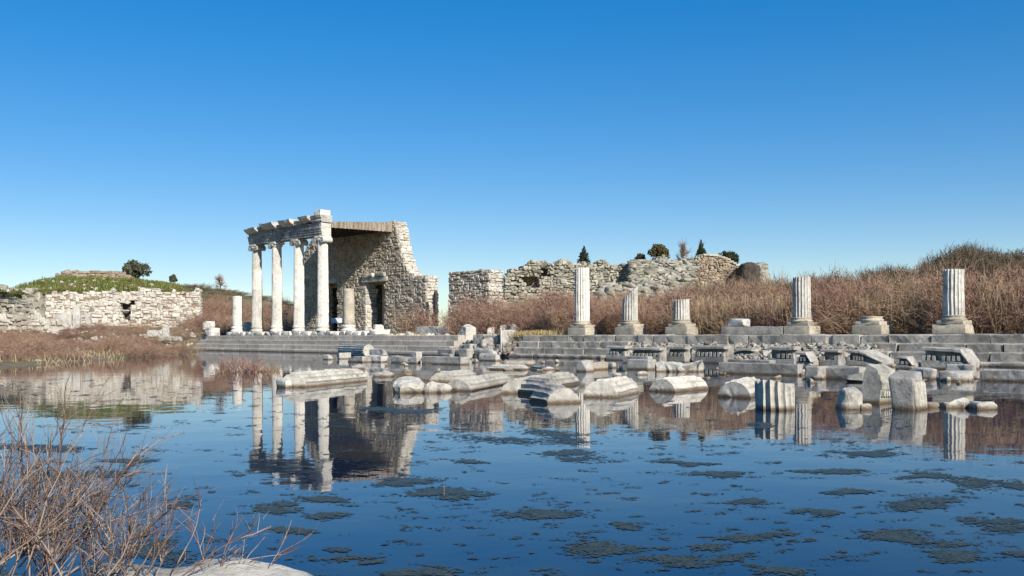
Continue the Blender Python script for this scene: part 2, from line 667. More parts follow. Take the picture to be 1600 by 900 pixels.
M_RUBBLE_D = mat_stone('rubble_stone_mossy', (0.52, 0.48, 0.39), (0.38, 0.355, 0.285), (0.15, 0.14, 0.11), scale=0.9, bump=0.6, wet=False, island=0.4, lichen=(0.12, 0.125, 0.06))
M_MORTAR = mat_stone('old_mortar', (0.50, 0.435, 0.34), (0.42, 0.365, 0.28), (0.25, 0.215, 0.165), scale=2.0, bump=0.9, wet=False)
M_MORTAR_R = mat_stone('reddish_mortar', (0.40, 0.29, 0.21), (0.31, 0.225, 0.16), (0.17, 0.125, 0.09), scale=1.5, bump=0.9, wet=False)
M_BRICK = mat_stone('tan_vault_stone', (0.56, 0.46, 0.33), (0.45, 0.36, 0.26), (0.28, 0.23, 0.17), scale=1.5, bump=0.6, wet=False, island=0.25)
M_EARTH = mat_ground()
M_WATER = mat_water()
M_TWIG = mat_island('tamarisk_twigs', [(0.15, 0.083, 0.060), (0.27, 0.150, 0.108), (0.33, 0.19, 0.14), (0.43, 0.285, 0.20)], patch=(0.38, 0.26, 0.155), pscale=0.24)
M_TWIG_G = mat_island('dull_scrub_twigs', [(0.075, 0.055, 0.034), (0.13, 0.098, 0.060), (0.20, 0.145, 0.095), (0.105, 0.092, 0.048)])
M_TWIG_N = mat_island('near_twigs', [(0.10, 0.058, 0.044), (0.19, 0.115, 0.082), (0.28, 0.20, 0.15), (0.40, 0.33, 0.27)], rough=0.7)
M_REED = mat_island('dry_reed', [(0.27, 0.185, 0.105), (0.42, 0.31, 0.175), (0.54, 0.42, 0.25), (0.34, 0.235, 0.15)])
M_GRASS = mat_island('mound_grass', [(0.06, 0.10, 0.02), (0.10, 0.14, 0.03), (0.15, 0.17, 0.045), (0.20, 0.20, 0.05)], patch=(0.19, 0.16, 0.06), pscale=0.3)
M_STRAW = mat_island('straw_grass', [(0.34, 0.25, 0.11), (0.46, 0.36, 0.17), (0.40, 0.28, 0.13)])
M_LEAF = mat_island('olive_leaves', [(0.05, 0.058, 0.03), (0.085, 0.092, 0.05), (0.135, 0.13, 0.08), (0.07, 0.07, 0.04)])
M_LEAF_C = mat_island('cypress_leaves', [(0.024, 0.036, 0.018), (0.042, 0.056, 0.026), (0.075, 0.08, 0.042)])
M_LEAF_Y = mat_island('autumn_leaves', [(0.06, 0.06, 0.022), (0.11, 0.095, 0.035), (0.16, 0.12, 0.05), (0.08, 0.07, 0.03)])
M_ALGAE = mat_island('algae', [(0.026, 0.031, 0.018), (0.040, 0.047, 0.024), (0.066, 0.068, 0.030), (0.05, 0.048, 0.028)], rough=0.4)
M_ALGAE.node_tree.nodes['Principled BSDF'].inputs['Specular IOR Level'].default_value = 0.5
M_BARK = mat_stone('bark', (0.16, 0.125, 0.09), (0.11, 0.085, 0.06), (0.05, 0.04, 0.03), scale=4, wet=False)
M_WOOD = mat_stone('grey_roof_boards', (0.42, 0.34, 0.25), (0.31, 0.245, 0.175), (0.16, 0.12, 0.085), scale=1.1, bump=0.25, wet=False)
M_POST = mat_stone('dark_timber', (0.12, 0.095, 0.075), (0.08, 0.062, 0.05), (0.045, 0.035, 0.03), scale=2.5, wet=False)


def mat_plain(name, c, rough=0.6, metal=0.0):
    m, n, b = mat_base(name)
    nz = N(n, 'ShaderNodeTexNoise', Scale=9.0, Detail=5.0)
    tc = N(n, 'ShaderNodeTexCoord')
    n.links.new(tc.outputs['Object'], nz.inputs['Vector'])
    r = ramp(n, [(0.3, tuple(v * 0.75 for v in c)), (0.7, c)])
    n.links.new(nz.outputs[0], r.inputs[0])
    n.links.new(r.outputs[0], b.inputs['Base Color'])
    b.inputs['Roughness'].default_value = rough
    b.inputs['Metallic'].default_value = metal
    return m


M_WHITE = mat_plain('white_paint', (0.75, 0.75, 0.72), 0.5)
M_SIGNPLATE = mat_plain('pale_sign_plate', (0.62, 0.66, 0.70), 0.3)
M_IRON = mat_plain('dark_iron', (0.05, 0.05, 0.055), 0.5, 0.6)

# ------------------------------------------------------------------ ground and water
SH_Y = np.array([-40, 0, 20, 40, 53, 70, 78, 84, 92, 140])
SH_X = np.array([-10, -8, -23, -21.3, -22.6, -23.6, -25.2, -27.5, -26, -20])


def sstep(x, e0, e1):
    t = np.clip((x - e0) / (e1 - e0), 0, 1)
    return t * t * (3 - 2 * t)


def ground_z(X, Y):
    X, Y = np.asarray(X, float), np.asarray(Y, float)
    q = math.sqrt(0.5)
    a = q * ((X - 30) - (Y - 30))
    b = q * ((X - 30) + (Y - 30))
    nz = vnoise(np.stack([X.ravel() * 0.35, Y.ravel() * 0.35, np.zeros(X.size)], 1), 3).reshape(X.shape) - 0.5
    bed = -0.75 + 0.2 * nz
    # platform behind the steps
    z = bed + (1.17 - bed) * sstep(b, -0.9, 0.4)
    back = sstep(b, 2.0, 6.0)
    z = z + back * (0.25 * nz)
    # left bank
    sx = np.interp(Y, SH_Y, SH_X)
    d = sx - X + 1.2 * nz
    lb = np.where(d > -2.5, -0.75 + 0.75 * sstep(d, -2.5, 0.2) + 0.10 * sstep(d, 0, 1.0) + 0.02 * np.clip(d, 0, 40) + 0.22 * nz * sstep(d, 0, 3), -0.75)
    lb = lb + sstep(d, -1, 5) * 1.5 * sstep(Y, 72, 102)
    z = np.maximum(z, np.where(Y > 6, lb, -0.75))
    # near bank under the camera
    nb = 4.95 - 0.28 * X - Y + 0.9 * nz
    z = np.maximum(z, -0.75 + 0.98 * sstep(nb, -1.2, 1.0))
    # low hills
    hill = 7.6 * np.exp(-((X + 62) / 32) ** 2 - ((Y - 172) / 34) ** 2)
    hill += 3.6 * np.exp(-((X - 14) / 17) ** 2 - ((Y - 116) / 14) ** 2)
    hill += 3.8 * np.exp(-((X - 38) / 13) ** 2 - ((Y - 72) / 10) ** 2)
    hill += 2.2 * np.exp(-((X + 48) / 16) ** 2 - ((Y - 124) / 14) ** 2)
    return z + hill


def axis(fine0, fine1, step, far0, far1):
    lo = [fine0]
    s = step
    while lo[-1] > far0:
        s *= 1.35
        lo.append(lo[-1] - s)
    hi = [fine1]
    s = step
    while hi[-1] < far1:
        s *= 1.35
        hi.append(hi[-1] + s)
    return np.array(lo[::-1] + list(np.arange(fine0 + step, fine1, step)) + hi)


gx = axis(-50, 50, 0.8, -2500, 2500)
gy = axis(-4, 135, 0.8, -60, 4500)
GX, GY = np.meshgrid(gx, gy)
GZ = ground_z(GX, GY)
gi = np.arange(len(gx) * len(gy)).reshape(len(gy), len(gx))
gF = np.stack([gi[:-1, :-1], gi[:-1, 1:], gi[1:, 1:], gi[1:, :-1]], 2).reshape(-1, 4)
ground = link('ground', make_mesh('ground', np.stack([GX, GY, GZ], 2).reshape(-1, 3), gF, True), M_EARTH)
tag(ground, kind='structure')
mb = MB()
V = [(-60, -6, 0), (70, -6, 0), (70, 12, 0), (34, 24.5, 0), (-32, 90.5, 0), (-60, 90.5, 0)]
water = link('water', make_mesh('water', V, [list(range(6))]), M_WATER)
tag(water, kind='structure')


def gz(x, y):
    return float(ground_z(np.array([x]), np.array([y]))[0])


# ------------------------------------------------------------------ rubble masonry
def stone_batch(C, A, B, Nn, hs, rng, jit=0.30):
    """chamfered stones: centres C on the wall face, A/B in-plane axes, Nn outward, hs half sizes (M, 3)"""
    M = len(C)
    sgn = np.array([(-1, -1), (1, -1), (1, 1), (-1, 1)], float)
    V = np.zeros((M, 12, 3))
    for ring, (sa, dn) in enumerate(((1.0, -1.0), (1.0, 0.35), (0.72, 1.0))):
        for q in range(4):
            ja = rng.uniform(-jit, jit, M)
            jb = rng.uniform(-jit, jit, M)
            jn = rng.uniform(-0.25, 0.25, M) if ring else np.zeros(M)
            V[:, ring * 4 + q] = (C + A * ((sgn[q, 0] * sa + ja) * hs[:, 0])[:, None]
                                  + B * ((sgn[q, 1] * sa + jb) * hs[:, 1])[:, None]
                                  + Nn * ((dn + jn) * hs[:, 2])[:, None])
    # in-plane jitter of ring 1 follows ring 0 so the stone keeps its outline
    f = []
    for r0, r1 in ((0, 4), (4, 8)):
        for q in range(4):
            p = (q + 1) % 4
            f.append((r0 + q, r0 + p, r1 + p, r1 + q))
    f.append((8, 9, 10, 11))
    f.append((3, 2, 1, 0))
    f = np.array(f)
    F = (np.arange(M) * 12)[:, None, None] + f[None]
    return V.reshape(-1, 3), F.reshape(-1, 4)


def rubble_wall(parent, prof, z0, thick, holes=(), course=0.26, slen=0.5, depthvar=0.05, seed=0, mat=None, mat_end=None,
                front_parts=False, end_parts=True, ends=True, both=False, mortar=None, top_jit=0.0, core_y=0.03, rag_w=0.06):
    """local frame: x along the wall, y inland (the face looks to -y), z up; prof = [(x, top z)]"""
    rng = np.random.default_rng(seed)
    px = np.array([p[0] for p in prof])
    pz = np.array([p[1] for p in prof])
    xs = np.linspace(px[0], px[-1], 400)
    zt = np.interp(xs, px, pz) + top_jit * (vnoise(np.stack([xs * 0.9, xs * 0, xs * 0], 1), seed) - 0.5) * 2
    core = MB()
    C, Hh, Ax, Ay = [], [], [], []
    EC, EH, EA, EN = [], [], [], []
    z = z0
    zmax = zt.max()
    while z < zmax - 0.05:
        ch = course * rng.uniform(0.75, 1.3)
        zc = z + ch / 2
        ins = zt >= zc
        for (h0, h1, ha, hb) in holes:
            if ha <= zc <= hb:
                rag = rng.uniform(-rag_w, rag_w, 2)
                ins &= ~((xs > h0 + rag[0]) & (xs < h1 + rag[1]))
        e = np.diff(np.concatenate([[0], ins.astype(int), [0]]))
        for i0, i1 in zip(np.where(e == 1)[0], np.where(e == -1)[0]):
            xa, xb = xs[i0] + rng.uniform(-0.08, 0.08), xs[i1 - 1] + rng.uniform(-0.08, 0.08)
            if xb - xa < 0.15:
                continue
            core.box(xa + 0.07, xb - 0.07, core_y, thick - 0.05, z - 0.002, z + ch + 0.002)
            x = xa
            while x < xb - 0.05:
                ln = slen * rng.uniform(0.4, 1.0) * (1 + 0.9 * (rng.random() < 0.3))
                if x + ln > xb - 0.12:
                    ln = xb - x
                zz = zc + rng.uniform(-0.28, 0.28) * ch
                hh = ch * (rng.uniform(0.28, 0.58) if rng.random() < 0.8 else rng.uniform(0.6, 0.85))
                if rng.random() < 0.035:
                    x += ln
                    continue
                if ln > 1.2 * slen and rng.random() < 0.3:      # two thin stones on each other
                    for sgn in (-1, 1):
                        C.append((x + ln / 2, 0.0, zz + sgn * ch * 0.25))
                        Hh.append((ln / 2 * 0.95, ch * 0.22, 0.09 + rng.uniform(0, depthvar)))
                else:
                    C.append((x + ln / 2, 0.02 * rng.normal(), zz))
                    Hh.append((ln / 2 * rng.uniform(0.88, 0.98), hh, 0.09 + rng.uniform(0, depthvar)))
                if both:
                    C.append((x + ln / 2, thick, zz))
                    Hh.append((ln / 2 * 0.95, hh, -(0.09 + rng.uniform(0, depthvar))))
                x += ln
            if ends:
                for xe, sg in ((xa, -1), (xb, 1)):
                    y = 0.02
                    while y < thick - 0.05:
                        ln = min(slen * rng.uniform(0.6, 1.7), thick - y)
                        if thick - y - ln < 0.2:
                            ln = thick - y
                        EC.append((xe - sg * 0.02, y + ln / 2, zc + rng.uniform(-0.03, 0.03)))
                        EH.append((ln / 2 * 0.95, ch * rng.uniform(0.42, 0.52), 0.10 + rng.uniform(0, depthvar)))
                        EN.append(sg)
                        y += ln
        z += ch
    link('wall_core', core.mesh('wall_core'), mortar or M_MORTAR, parent)
    C, Hh = np.array(C), np.array(Hh)
    M = len(C)
    A = np.tile([1., 0, 0], (M, 1))
    B = np.tile([0, 0, 1.], (M, 1))
    Nn = np.tile([0, -1., 0], (M, 1))
    # tilt the stones a little
    t = rng.normal(0, 0.10, M)
    A[:, 2], B[:, 0] = t, -t
    V, F = stone_batch(C, A, B, Nn, Hh, rng)
    if front_parts:
        area = Hh[:, 0] * Hh[:, 1]
        big = set(np.argsort(-area)[:300].tolist())
        rest = [i for i in range(M) if i not in big]
        fl = F[:10]
        for i in sorted(big):
            c = C[i]
            me = make_mesh('stone', V[i * 12:(i + 1) * 12] - c, fl)
            link('stone', me, mat, parent, loc=tuple(c))
        sel = np.array(rest, int)
    else:
        sel = np.arange(M)
    if len(sel):
        Vs = V.reshape(M, 12, 3)[sel].reshape(-1, 3)
        Fs = ((np.arange(len(sel)) * 12)[:, None, None] + F[:10][None]).reshape(-1, 4)
        tag(link('rubble_masonry', make_mesh('rubble_masonry', Vs, Fs), mat, parent), kind='stuff')
    if EC:
        EC, EH, EN = np.array(EC), np.array(EH), np.array(EN, float)
        M = len(EC)
        Nn = np.stack([EN, EN * 0, EN * 0], 1)
        A = np.tile([0., 1, 0], (M, 1)) * EN[:, None]
        B = np.tile([0, 0, 1.], (M, 1))
        V, F = stone_batch(EC, A, B, Nn, EH, rng)
        if end_parts:
            for i in range(M):
                if EN[i] > 0:
                    link('end_stone', make_mesh('end_stone', V[i * 12:(i + 1) * 12] - EC[i], F[:10]), mat_end or mat, parent, loc=tuple(EC[i]))
            sel = np.where(EN < 0)[0]
        else:
            sel = np.arange(M)
        if len(sel):
            Vs = V.reshape(M, 12, 3)[sel].reshape(-1, 3)
            Fs = ((np.arange(len(sel)) * 12)[:, None, None] + F[:10][None]).reshape(-1, 4)
            tag(link('end_masonry', make_mesh('end_masonry', Vs, Fs), mat_end or mat, parent), kind='stuff')


def prof_px(pts, b):
    """(px, py) outline on a wall plane b -> (a, z)"""
    out = []
    for px, py in pts:
        a = a_at(px, b)
        x, y, _ = ab(a, b)
        out.append((a, zat(px, py, y)))
    return out


# ------------------------------------------------------------------ the steps
STY = 1.28


def steps(label, a0, a1, tops, tread, front, mat, blen, seed, amp, gap=None, deep=2.2):
    rng = random.Random(seed)
    x, y, _ = ab((a0 + a1) / 2, front)
    t = thing('stone_steps', label, 'steps', (x, y, 0), RZ)
    am = (a0 + a1) / 2
    for i, zt in enumerate(tops):
        b0 = -tread * i
        lo = -0.75 if i == len(tops) - 1 else tops[i + 1] - 0.14
        dp = deep if i == 0 else tread + 0.35
        segs = [(a0, a1)] if (gap is None or i == 0) else [(a0, gap[i][0]), (gap[i][1], a1)]
        for s0, s1 in segs:
            a = s0 + (0 if i % 2 == 0 else -0.0)
            while a < s1 - 0.05:
                ln = blen * rng.uniform(0.65, 1.5)
                if s1 - a - ln < 0.45:
                    ln = s1 - a
                V, F = rough_box(ln - 0.006, dp, zt - lo, r=0.06, rx=0.012, amp=amp, freq=1.6, seed=rng.randrange(9999), chip=0.12 if amp > 0.012 else 0.03, step=0.4)
                o = link('step_block', make_mesh('step_block', V, F, False), mat, t,
                         loc=(a + ln / 2 - am, b0 + dp / 2 + rng.uniform(-1, 1) * amp * 0.8, lo + rng.uniform(-1, 0.3) * amp * 0.6))
                o.rotation_euler = (0, rng.uniform(-1, 1) * amp * 0.25, rng.uniform(-1, 1) * amp * 0.5)
                a += ln
    return t


FRONT = -1.3
aL0, aL1 = a_at(316, FRONT), a_at(716, FRONT)
steps('long smooth grey marble steps leading up to the standing Ionic columns', aL0, aL1,
      [1.28, 0.93, 0.58, 0.24, -0.03], 0.36, FRONT, M_STEPL, 2.6, 11, 0.006)
aR0 = a_at(817, FRONT)
gapR = {i: (a_at(1003 - 14 * i, FRONT), a_at(1352 + 8 * i, FRONT)) for i in range(1, 5)}
steps('rough dark grey steps below the row of broken fluted columns', aR0, -3.0,
      [1.28, 0.92, 0.56, 0.20, -0.10], 0.40, FRONT, M_STEP, 1.35, 12, 0.022, gap=gapR)

# rubble core bared between the two flights and below the broken columns
def rock_cloud(n, place, size, seed, flat=0.7, tilt=0.3, yaw=6.28):
    rng = np.random.default_rng(seed)
    V0, F0 = rough_box(1, 1, 1, r=0.25, amp=0.0, step=2.0)
    V0 = V0 - np.array([0, 0, 0.5])
    Vs, Fs, k = [], [], 0
    for i in range(n):
        p = place(rng)
        s = size * np.exp(rng.normal(0, 0.35)) * np.array([rng.uniform(0.8, 1.4), rng.uniform(0.7, 1.2), rng.uniform(0.5, 0.9) * flat / 0.7])
        W = V0 + 0.22 * vnoise3(V0 * 1.7 + i * 5.1, i)
        W = W * s
        e = Matrix.Rotation(rng.uniform(0, yaw), 3, 'Z') @ Matrix.Rotation(rng.normal(0, tilt), 3, 'X') @ Matrix.Rotation(rng.normal(0, tilt), 3, 'Y')
        W = W @ np.array(e).T + p
        Vs.append(W)
        Fs.append(F0 + k)
        k += len(W)
    return np.concatenate(Vs), np.concatenate(Fs)


def stuff(name, VF, mat, label, cat, smooth=False, kind='stuff'):
    o = link(name, make_mesh(name, VF[0], VF[1], smooth), mat)
    return tag(o, label, cat, kind=kind)


ga0, ga1 = a_at(1003, FRONT), a_at(1372, FRONT)


def pl_core(rng):
    a = rng.uniform(ga0 - 0.6, ga1 + 0.3)
    t = rng.uniform(0, 1) ** 0.9
    b = FRONT - 0.05 - 2.3 * t
    return np.array(ab(a, b, 0.84 - 0.85 * t + rng.uniform(-0.12, 0.04)))


stuff('bared_rubble', rock_cloud(1900, pl_core, 0.15, 5), M_RUBBLE_G, 'loose grey rubble bared where the steps below the broken columns are missing', 'rubble')
core = MB()
q = [ab(ga0 - 0.8, FRONT + 0.3), ab(ga1 + 0.4, FRONT + 0.3), ab(ga1 + 0.4, FRONT - 2.5), ab(ga0 - 0.8, FRONT - 2.5)]
core.add([(q[0][0], q[0][1], 0.92), (q[1][0], q[1][1], 0.92), (q[2][0], q[2][1], -0.2), (q[3][0], q[3][1], -0.2),
          (q[0][0], q[0][1], -0.8), (q[1][0], q[1][1], -0.8), (q[2][0], q[2][1], -0.8), (q[3][0], q[3][1], -0.8)],
         [(0, 3, 2, 1), (0, 1, 5, 4), (1, 2, 6, 5), (2, 3, 7, 6), (3, 0, 4, 7)])
tag(link('rubble_bank', core.mesh('rubble_bank'), M_MORTAR), kind='structure')
core = MB()
q = [ab(aL1 - 0.5, FRONT + 1.9), ab(aR0 + 0.5, FRONT + 1.9), ab(aR0 + 0.5, FRONT - 0.9), ab(aL1 - 0.5, FRONT - 0.9)]
core.add([(q[0][0], q[0][1], 1.15), (q[1][0], q[1][1], 1.15), (q[2][0], q[2][1], 0.1), (q[3][0], q[3][1], 0.1),
          (q[0][0], q[0][1], -0.8), (q[1][0], q[1][1], -0.8), (q[2][0], q[2][1], -0.8), (q[3][0], q[3][1], -0.8)],
         [(0, 3, 2, 1), (0, 1, 5, 4), (1, 2, 6, 5), (2, 3, 7, 6), (3, 0, 4, 7)])
tag(link('rubble_bank', core.mesh('rubble_bank'), M_MORTAR), kind='structure')


def pl_gap(rng):
    a = rng.uniform(aL1 + 0.2, aR0 - 0.1)
    t = rng.uniform(0, 1)
    return np.array(ab(a, FRONT + 1.2 - 2.6 * t, 0.95 - 0.8 * t + rng.uniform(-0.1, 0.1)))


stuff('fallen_rubble', rock_cloud(240, pl_gap, 0.24, 6), M_RUBBLE_G, 'grey loose rubble filling the gap between the two flights of steps', 'rubble')

# ------------------------------------------------------------------ blocks
def frame_block(l, m_, r, top, bot, Y=None):
    """front face l..m, right end m..r (px), top edge and foot (py) -> centre, sizes, Y of the near corner"""
    if Y is None:
        X, Y = wat(m_, bot)
    else:
        X = (m_ - 800) / FPX * Y
    k = X / Y
    L = (m_ - l) * Y / FPX / (0.7071 * (1 + k))
    W = max(0.25, (r - m_) * Y / FPX / (0.7071 * (1 - k)))
    zt = zat(m_, top, Y)
    q = math.sqrt(0.5)
    cx = X - q * L / 2 + q * W / 2
    cy = Y + q * L / 2 + q * W / 2
    return cx, cy, L, W, zt


BLK = [0]


def block(name, label, cat, l, m_, r, top, bot, mat, z0=-0.45, Y=None, rad=0.03, amp=0.03, chip=0.15, dz=0.0, tilt=(0, 0), group=None, minw=0.0):
    BLK[0] += 1
    cx, cy, L, W, zt = frame_block(l, m_, r, top, bot, Y)
    W = max(W, minw)
    V, F = rough_box(L, W, zt - z0, r=rad, amp=amp * 1.2, freq=1.3, seed=BLK[0] * 13 + 1, chip=chip * 1.4, step=0.26)
    o = link(name, make_mesh(name, V, F, False), mat, None, loc=(cx, cy, z0), rot=(R(tilt[0]), R(tilt[1]), RZ + R(((BLK[0] * 37) % 9 - 4) * 0.6)))
    return tag(o, label, cat, group)


def dentil_block(label, l, m_, r, top, bot, slope=0.0, n_d=None, slot=True, roughness=0.015):
    BLK[0] += 1
    rng = random.Random(BLK[0])
    cx, cy, L, W, zt = frame_block(l, m_, r, top, bot)
    W = max(W, 0.55)
    t = thing('cornice_block', label, 'stone block', (cx, cy, -0.4), RZ + R(rng.uniform(-2.5, 2.5)), 'carved cornice blocks lying before the steps', None)
    H = zt + 0.4
    f = -W / 2
    hv = H - 0.4                                       # height above the water
    z1 = 0.4 + hv * 0.40                               # top of plain face
    z2 = 0.4 + hv * 0.64                               # top of dentils
    z3 = 0.4 + hv * 0.82                               # underside of the slab
    prof = [(f, 0), (W / 2, 0), (W / 2, H), (f + 0.10, H), (f - 0.02, H - 0.05), (f - 0.02, z3), (f + 0.34, z3 - 0.02), (f + 0.30, z2), (f + 0.20, z2 - 0.01), (f + 0.20, z1), (f, z1 - 0.03)]
    V, F = extrude(prof, -L / 2, L / 2, nseg=max(3, int(L / 0.25)), amp=0.02 + roughness, seed=BLK[0] * 7, freq=1.4)
    if slope:
        u = np.clip((V[:, 0] / L + 0.5 - (1 - abs(slope))) / abs(slope), 0, 1)
        V[:, 2] = np.where(V[:, 2] > 0.4, 0.4 + (V[:, 2] - 0.4) * (1 - 0.62 * u), V[:, 2])
    link('block_body', make_mesh('block_body', V, F), M_GREY, t)
    nd = n_d or max(3, int(L / 0.20))
    dm = MB()
    xs = np.linspace(-L / 2 + 0.08, L / 2 * (1 - 2 * abs(slope) * 0.8) - 0.1, nd)
    for x in xs:
        if rng.random() < 0.12:
            continue
        wd = (xs[1] - xs[0]) * 0.29
        dm.box(x - wd, x + wd, f - 0.01 + rng.uniform(0, 0.02), f + 0.25, z1 - 0.01, z2 - rng.uniform(0.0, 0.03))
    if dm.n:
        tag(link('dentil_row', dm.mesh('dentil_row'), M_GREY, t), kind='stuff')
    return t


def drum(label, pA, pB, r, zc, flutes=18, depth=0.12, mat=None, seed=0, name='column_drum', amp=0.014, group='fluted column drums lying in the water', wear=0.3, r1=None):
    """a fluted drum lying with its ends at the two picture points"""
    (xa, ya), (xb, yb) = wat(*pA), wat(*pB)
    d = Vector((xb - xa, yb - ya, 0))
    L = d.length
    rng = random.Random(seed)
    ka, kb = rng.uniform(-0.25, 0.25), rng.uniform(-0.25, 0.25)
    kc, kd = rng.uniform(-0.2, 0.2), rng.uniform(-0.2, 0.2)
    V, F = fluted(r, r1 or r * 0.97, L, flutes, depth, rings=max(14, int(L / 0.08)), seed=seed, amp=amp, wear=wear, endwear=0.9,
                  top=lambda x, y: kc * x + kd * y, bot=lambda x, y: ka * x + kb * y)
    me = make_mesh(name, V, F, False)
    o = link(name, me, mat or M_DRUM)
    q = d.normalized().to_track_quat('Z', 'Y')
    o.rotation_euler = q.to_euler()
    o.location = (xa, ya, zc + 0.06)
    return tag(o, label, 'column drum', group)


def boulder(name, label, cat, l, r, top, bot, mat, depth=None, z0=-0.4, seed=0, yaw=0.0, amp=0.09, rad=0.3, Y=None, group=None, chip=0.25):
    if Y is None:
        X, Y = wat((l + r) / 2, bot)
    else:
        X = ((l + r) / 2 - 800) / FPX * Y
    wd = (r - l) * Y / FPX
    dp = depth or wd * 0.8
    zt = zat((l + r) / 2, top, Y + dp * 0.4)
    V, F = rough_box(wd, dp, zt - z0, r=rad * min(wd, dp, zt - z0), amp=amp * min(wd, 1.0), freq=2.2 / max(0.5, min(wd, 1.2)), seed=seed, chip=chip * min(1, wd), step=0.14)
    o = link(name, make_mesh(name, V, F, False), mat, None, loc=(X, Y + dp / 2, z0), rz=R(yaw))
    return tag(o, label, cat, group)


# -- carved cornice blocks before the right steps
for row in [
    ('carved block with dark slot and teeth, leftmost of the toothed row before the steps', 948, 979, 986, 541, 563, 0),
    ('toothed cornice block behind the plain grey block, second of the toothed row', 984, 1032, 1040, 543, 567, 0),
    ('short toothed block with a broken slanting crack, third of the toothed row', 1040, 1071, 1080, 541, 567, 0),
    ('long toothed block with a wide dark slot and pale right end, fourth in the row', 1081, 1132, 1147, 540, 568, 0),
    ('worn toothed block left of a navy shadow, fifth of the toothed row', 1149, 1174, 1192, 545, 566, 0),
    ('toothed block with flat projecting slab above the long beam end', 1199, 1241, 1250, 541, 572, 0),
    ('rounded broken toothed block touching the slab topped one', 1243, 1267, 1279, 549, 574, 0.35),
    ('small squared toothed block with raised rim, standing alone in the row', 1282, 1311, 1320, 546, 574, 0),
    ('toothed block breaking away in a long pale slope to the right', 1321, 1374, 1398, 547, 574, 0.55),
    ('short broken toothed block just left of the largest toothed block', 1400, 1427, 1433, 556, 577, 0.2),
    ('largest toothed cornice block, with a pale slanting right corner', 1437, 1513, 1530, 543, 578, 0.18),
]:
    dentil_block(*row[:6], slope=row[6])

# -- plain blocks and beams in the water before the right steps
block('stone_block', 'small squared grey block with dark wet foot at the left end of the blocks', 'stone block', 900, 916, 928, 563, 581, M_GREY)
block('stone_block', 'tan sunlit block with dark underside, beside the small wet footed block', 'stone block', 927, 929, 950, 567, 578, M_PED, minw=0.9)
block('stone_block', 'little dark tan block at the foot of the first toothed block', 'stone block', 949, 958, 967, 566, 575, M_GREY, rad=0.08)
block('stone_slab', 'thin grey slab lying behind the plain hexagonal ended block', 'stone slab', 971, 1012, 1020, 557, 568, M_GREY)
block('stone_block', 'smooth grey block with tan right end before the second toothed block', 'stone block', 979, 1012, 1025, 562, 578, M_GREY, amp=0.015, chip=0.08)
boulder('stone_slab', 'rough pale slab with pitted broken front in front of the third toothed block', 'stone slab', 1026, 1101, 566, 581, M_MARBLE, depth=0.9, seed=31, yaw=-12, amp=0.12, rad=0.05)
block('stone_beam', 'longest grey beam lying in the water before the toothed blocks', 'stone beam', 1115, 1245, 1257, 569, 587, M_GREY, amp=0.018, chip=0.08)
block('stone_slab', 'thin carved slab resting on the longest beam', 'stone slab', 1134, 1204, 1213, 563, 570, M_GREY, z0=0.30, Y=wat(1204, 583)[1], amp=0.015, chip=0.06)
block('stone_beam', 'short left piece of the cracked rounded beam behind the standing drum', 'stone beam', 1262, 1284, 1285, 573, 592, M_GREY, minw=0.7, rad=0.05)
block('stone_beam', 'long right piece of the cracked rounded beam running behind the moulded block', 'stone beam', 1286, 1350, 1352, 573, 593, M_GREY, minw=0.7, rad=0.05)
block('stone_slab', 'thin flat slab under the sloping broken toothed block', 'stone slab', 1340, 1400, 1406, 567, 574, M_GREY, amp=0.02)
block('stone_slab', 'ornamented thin slab behind the big fluted corner block', 'stone slab', 1410, 1470, 1477, 567, 576, M_GREY, amp=0.02)
block('stone_block', 'block with ragged pale right end behind the big fluted corner block', 'stone block', 1413, 1458, 1468, 574, 593, M_GREY, rad=0.06, amp=0.06)
block('stone_block', 'dark rounded block between the ragged block and the right hand beam', 'stone block', 1474, 1523, 1528, 571, 591, M_GREY, rad=0.06, amp=0.06)
block('stone_block', 'squared grey block with a lit top edge and stained wet face', 'stone block', 1469, 1513, 1517, 580, 596, M_GREY, minw=0.6)
block('stone_beam', 'long grey beam running out of the right edge of the picture', 'stone beam', 1524, 1640, 1652, 579, 598, M_GREY, amp=0.02, chip=0.08)
boulder('small_rock', 'small pointed rock in the shallow water before the tan block', 'rock', 958, 972, 582, 589, M_MARBLE, seed=33)
boulder('small_rock', 'low flat rock in the shallow water before the smooth grey block', 'rock', 994, 1014, 581, 586, M_MARBLE, seed=34)

# -- blocks before the left steps
block('stone_block', 'small block at the far left end of the row before the smooth steps', 'stone block', 504, 513, 523, 555, 562, M_MARBLE)
block('stone_block', 'upright pale block under the tilted fluted piece before the smooth steps', 'stone block', 523, 530, 548, 551, 561, M_MARBLE)
drum('fluted drum tipped over the blocks before the smooth steps', (536, 556), (576, 558), 0.42, 0.32, seed=41, group='fluted column drums among the blocks', mat=M_DRUM)
block('stone_block', 'dark fronted block left of the tan ended block before the smooth steps', 'stone block', 547, 571, 574, 557, 566, M_GREY, minw=0.6)
block('stone_block', 'block with bright tan right end before the smooth steps', 'stone block', 574, 595, 607, 556, 566, M_MARBLE)
block('stone_block', 'grey block with ragged white right end stacked on the tan ended block', 'stone block', 576, 598, 607, 546, 556, M_MARBLE, z0=0.30, Y=wat(598, 564.5)[1])
block('stone_beam', 'rounded grey beam in the middle of the row before the smooth steps', 'stone beam', 608, 650, 657, 557, 568, M_GREY, rad=0.06)
block('stone_block', 'little flat stone behind the joint of the two grey beams', 'stone block', 640, 650, 660, 550, 562, M_MARBLE)
block('stone_beam', 'long straight grey beam with pale right end before the smooth steps', 'stone beam', 656, 718, 733, 558, 570, M_GREY, amp=0.015, chip=0.06)
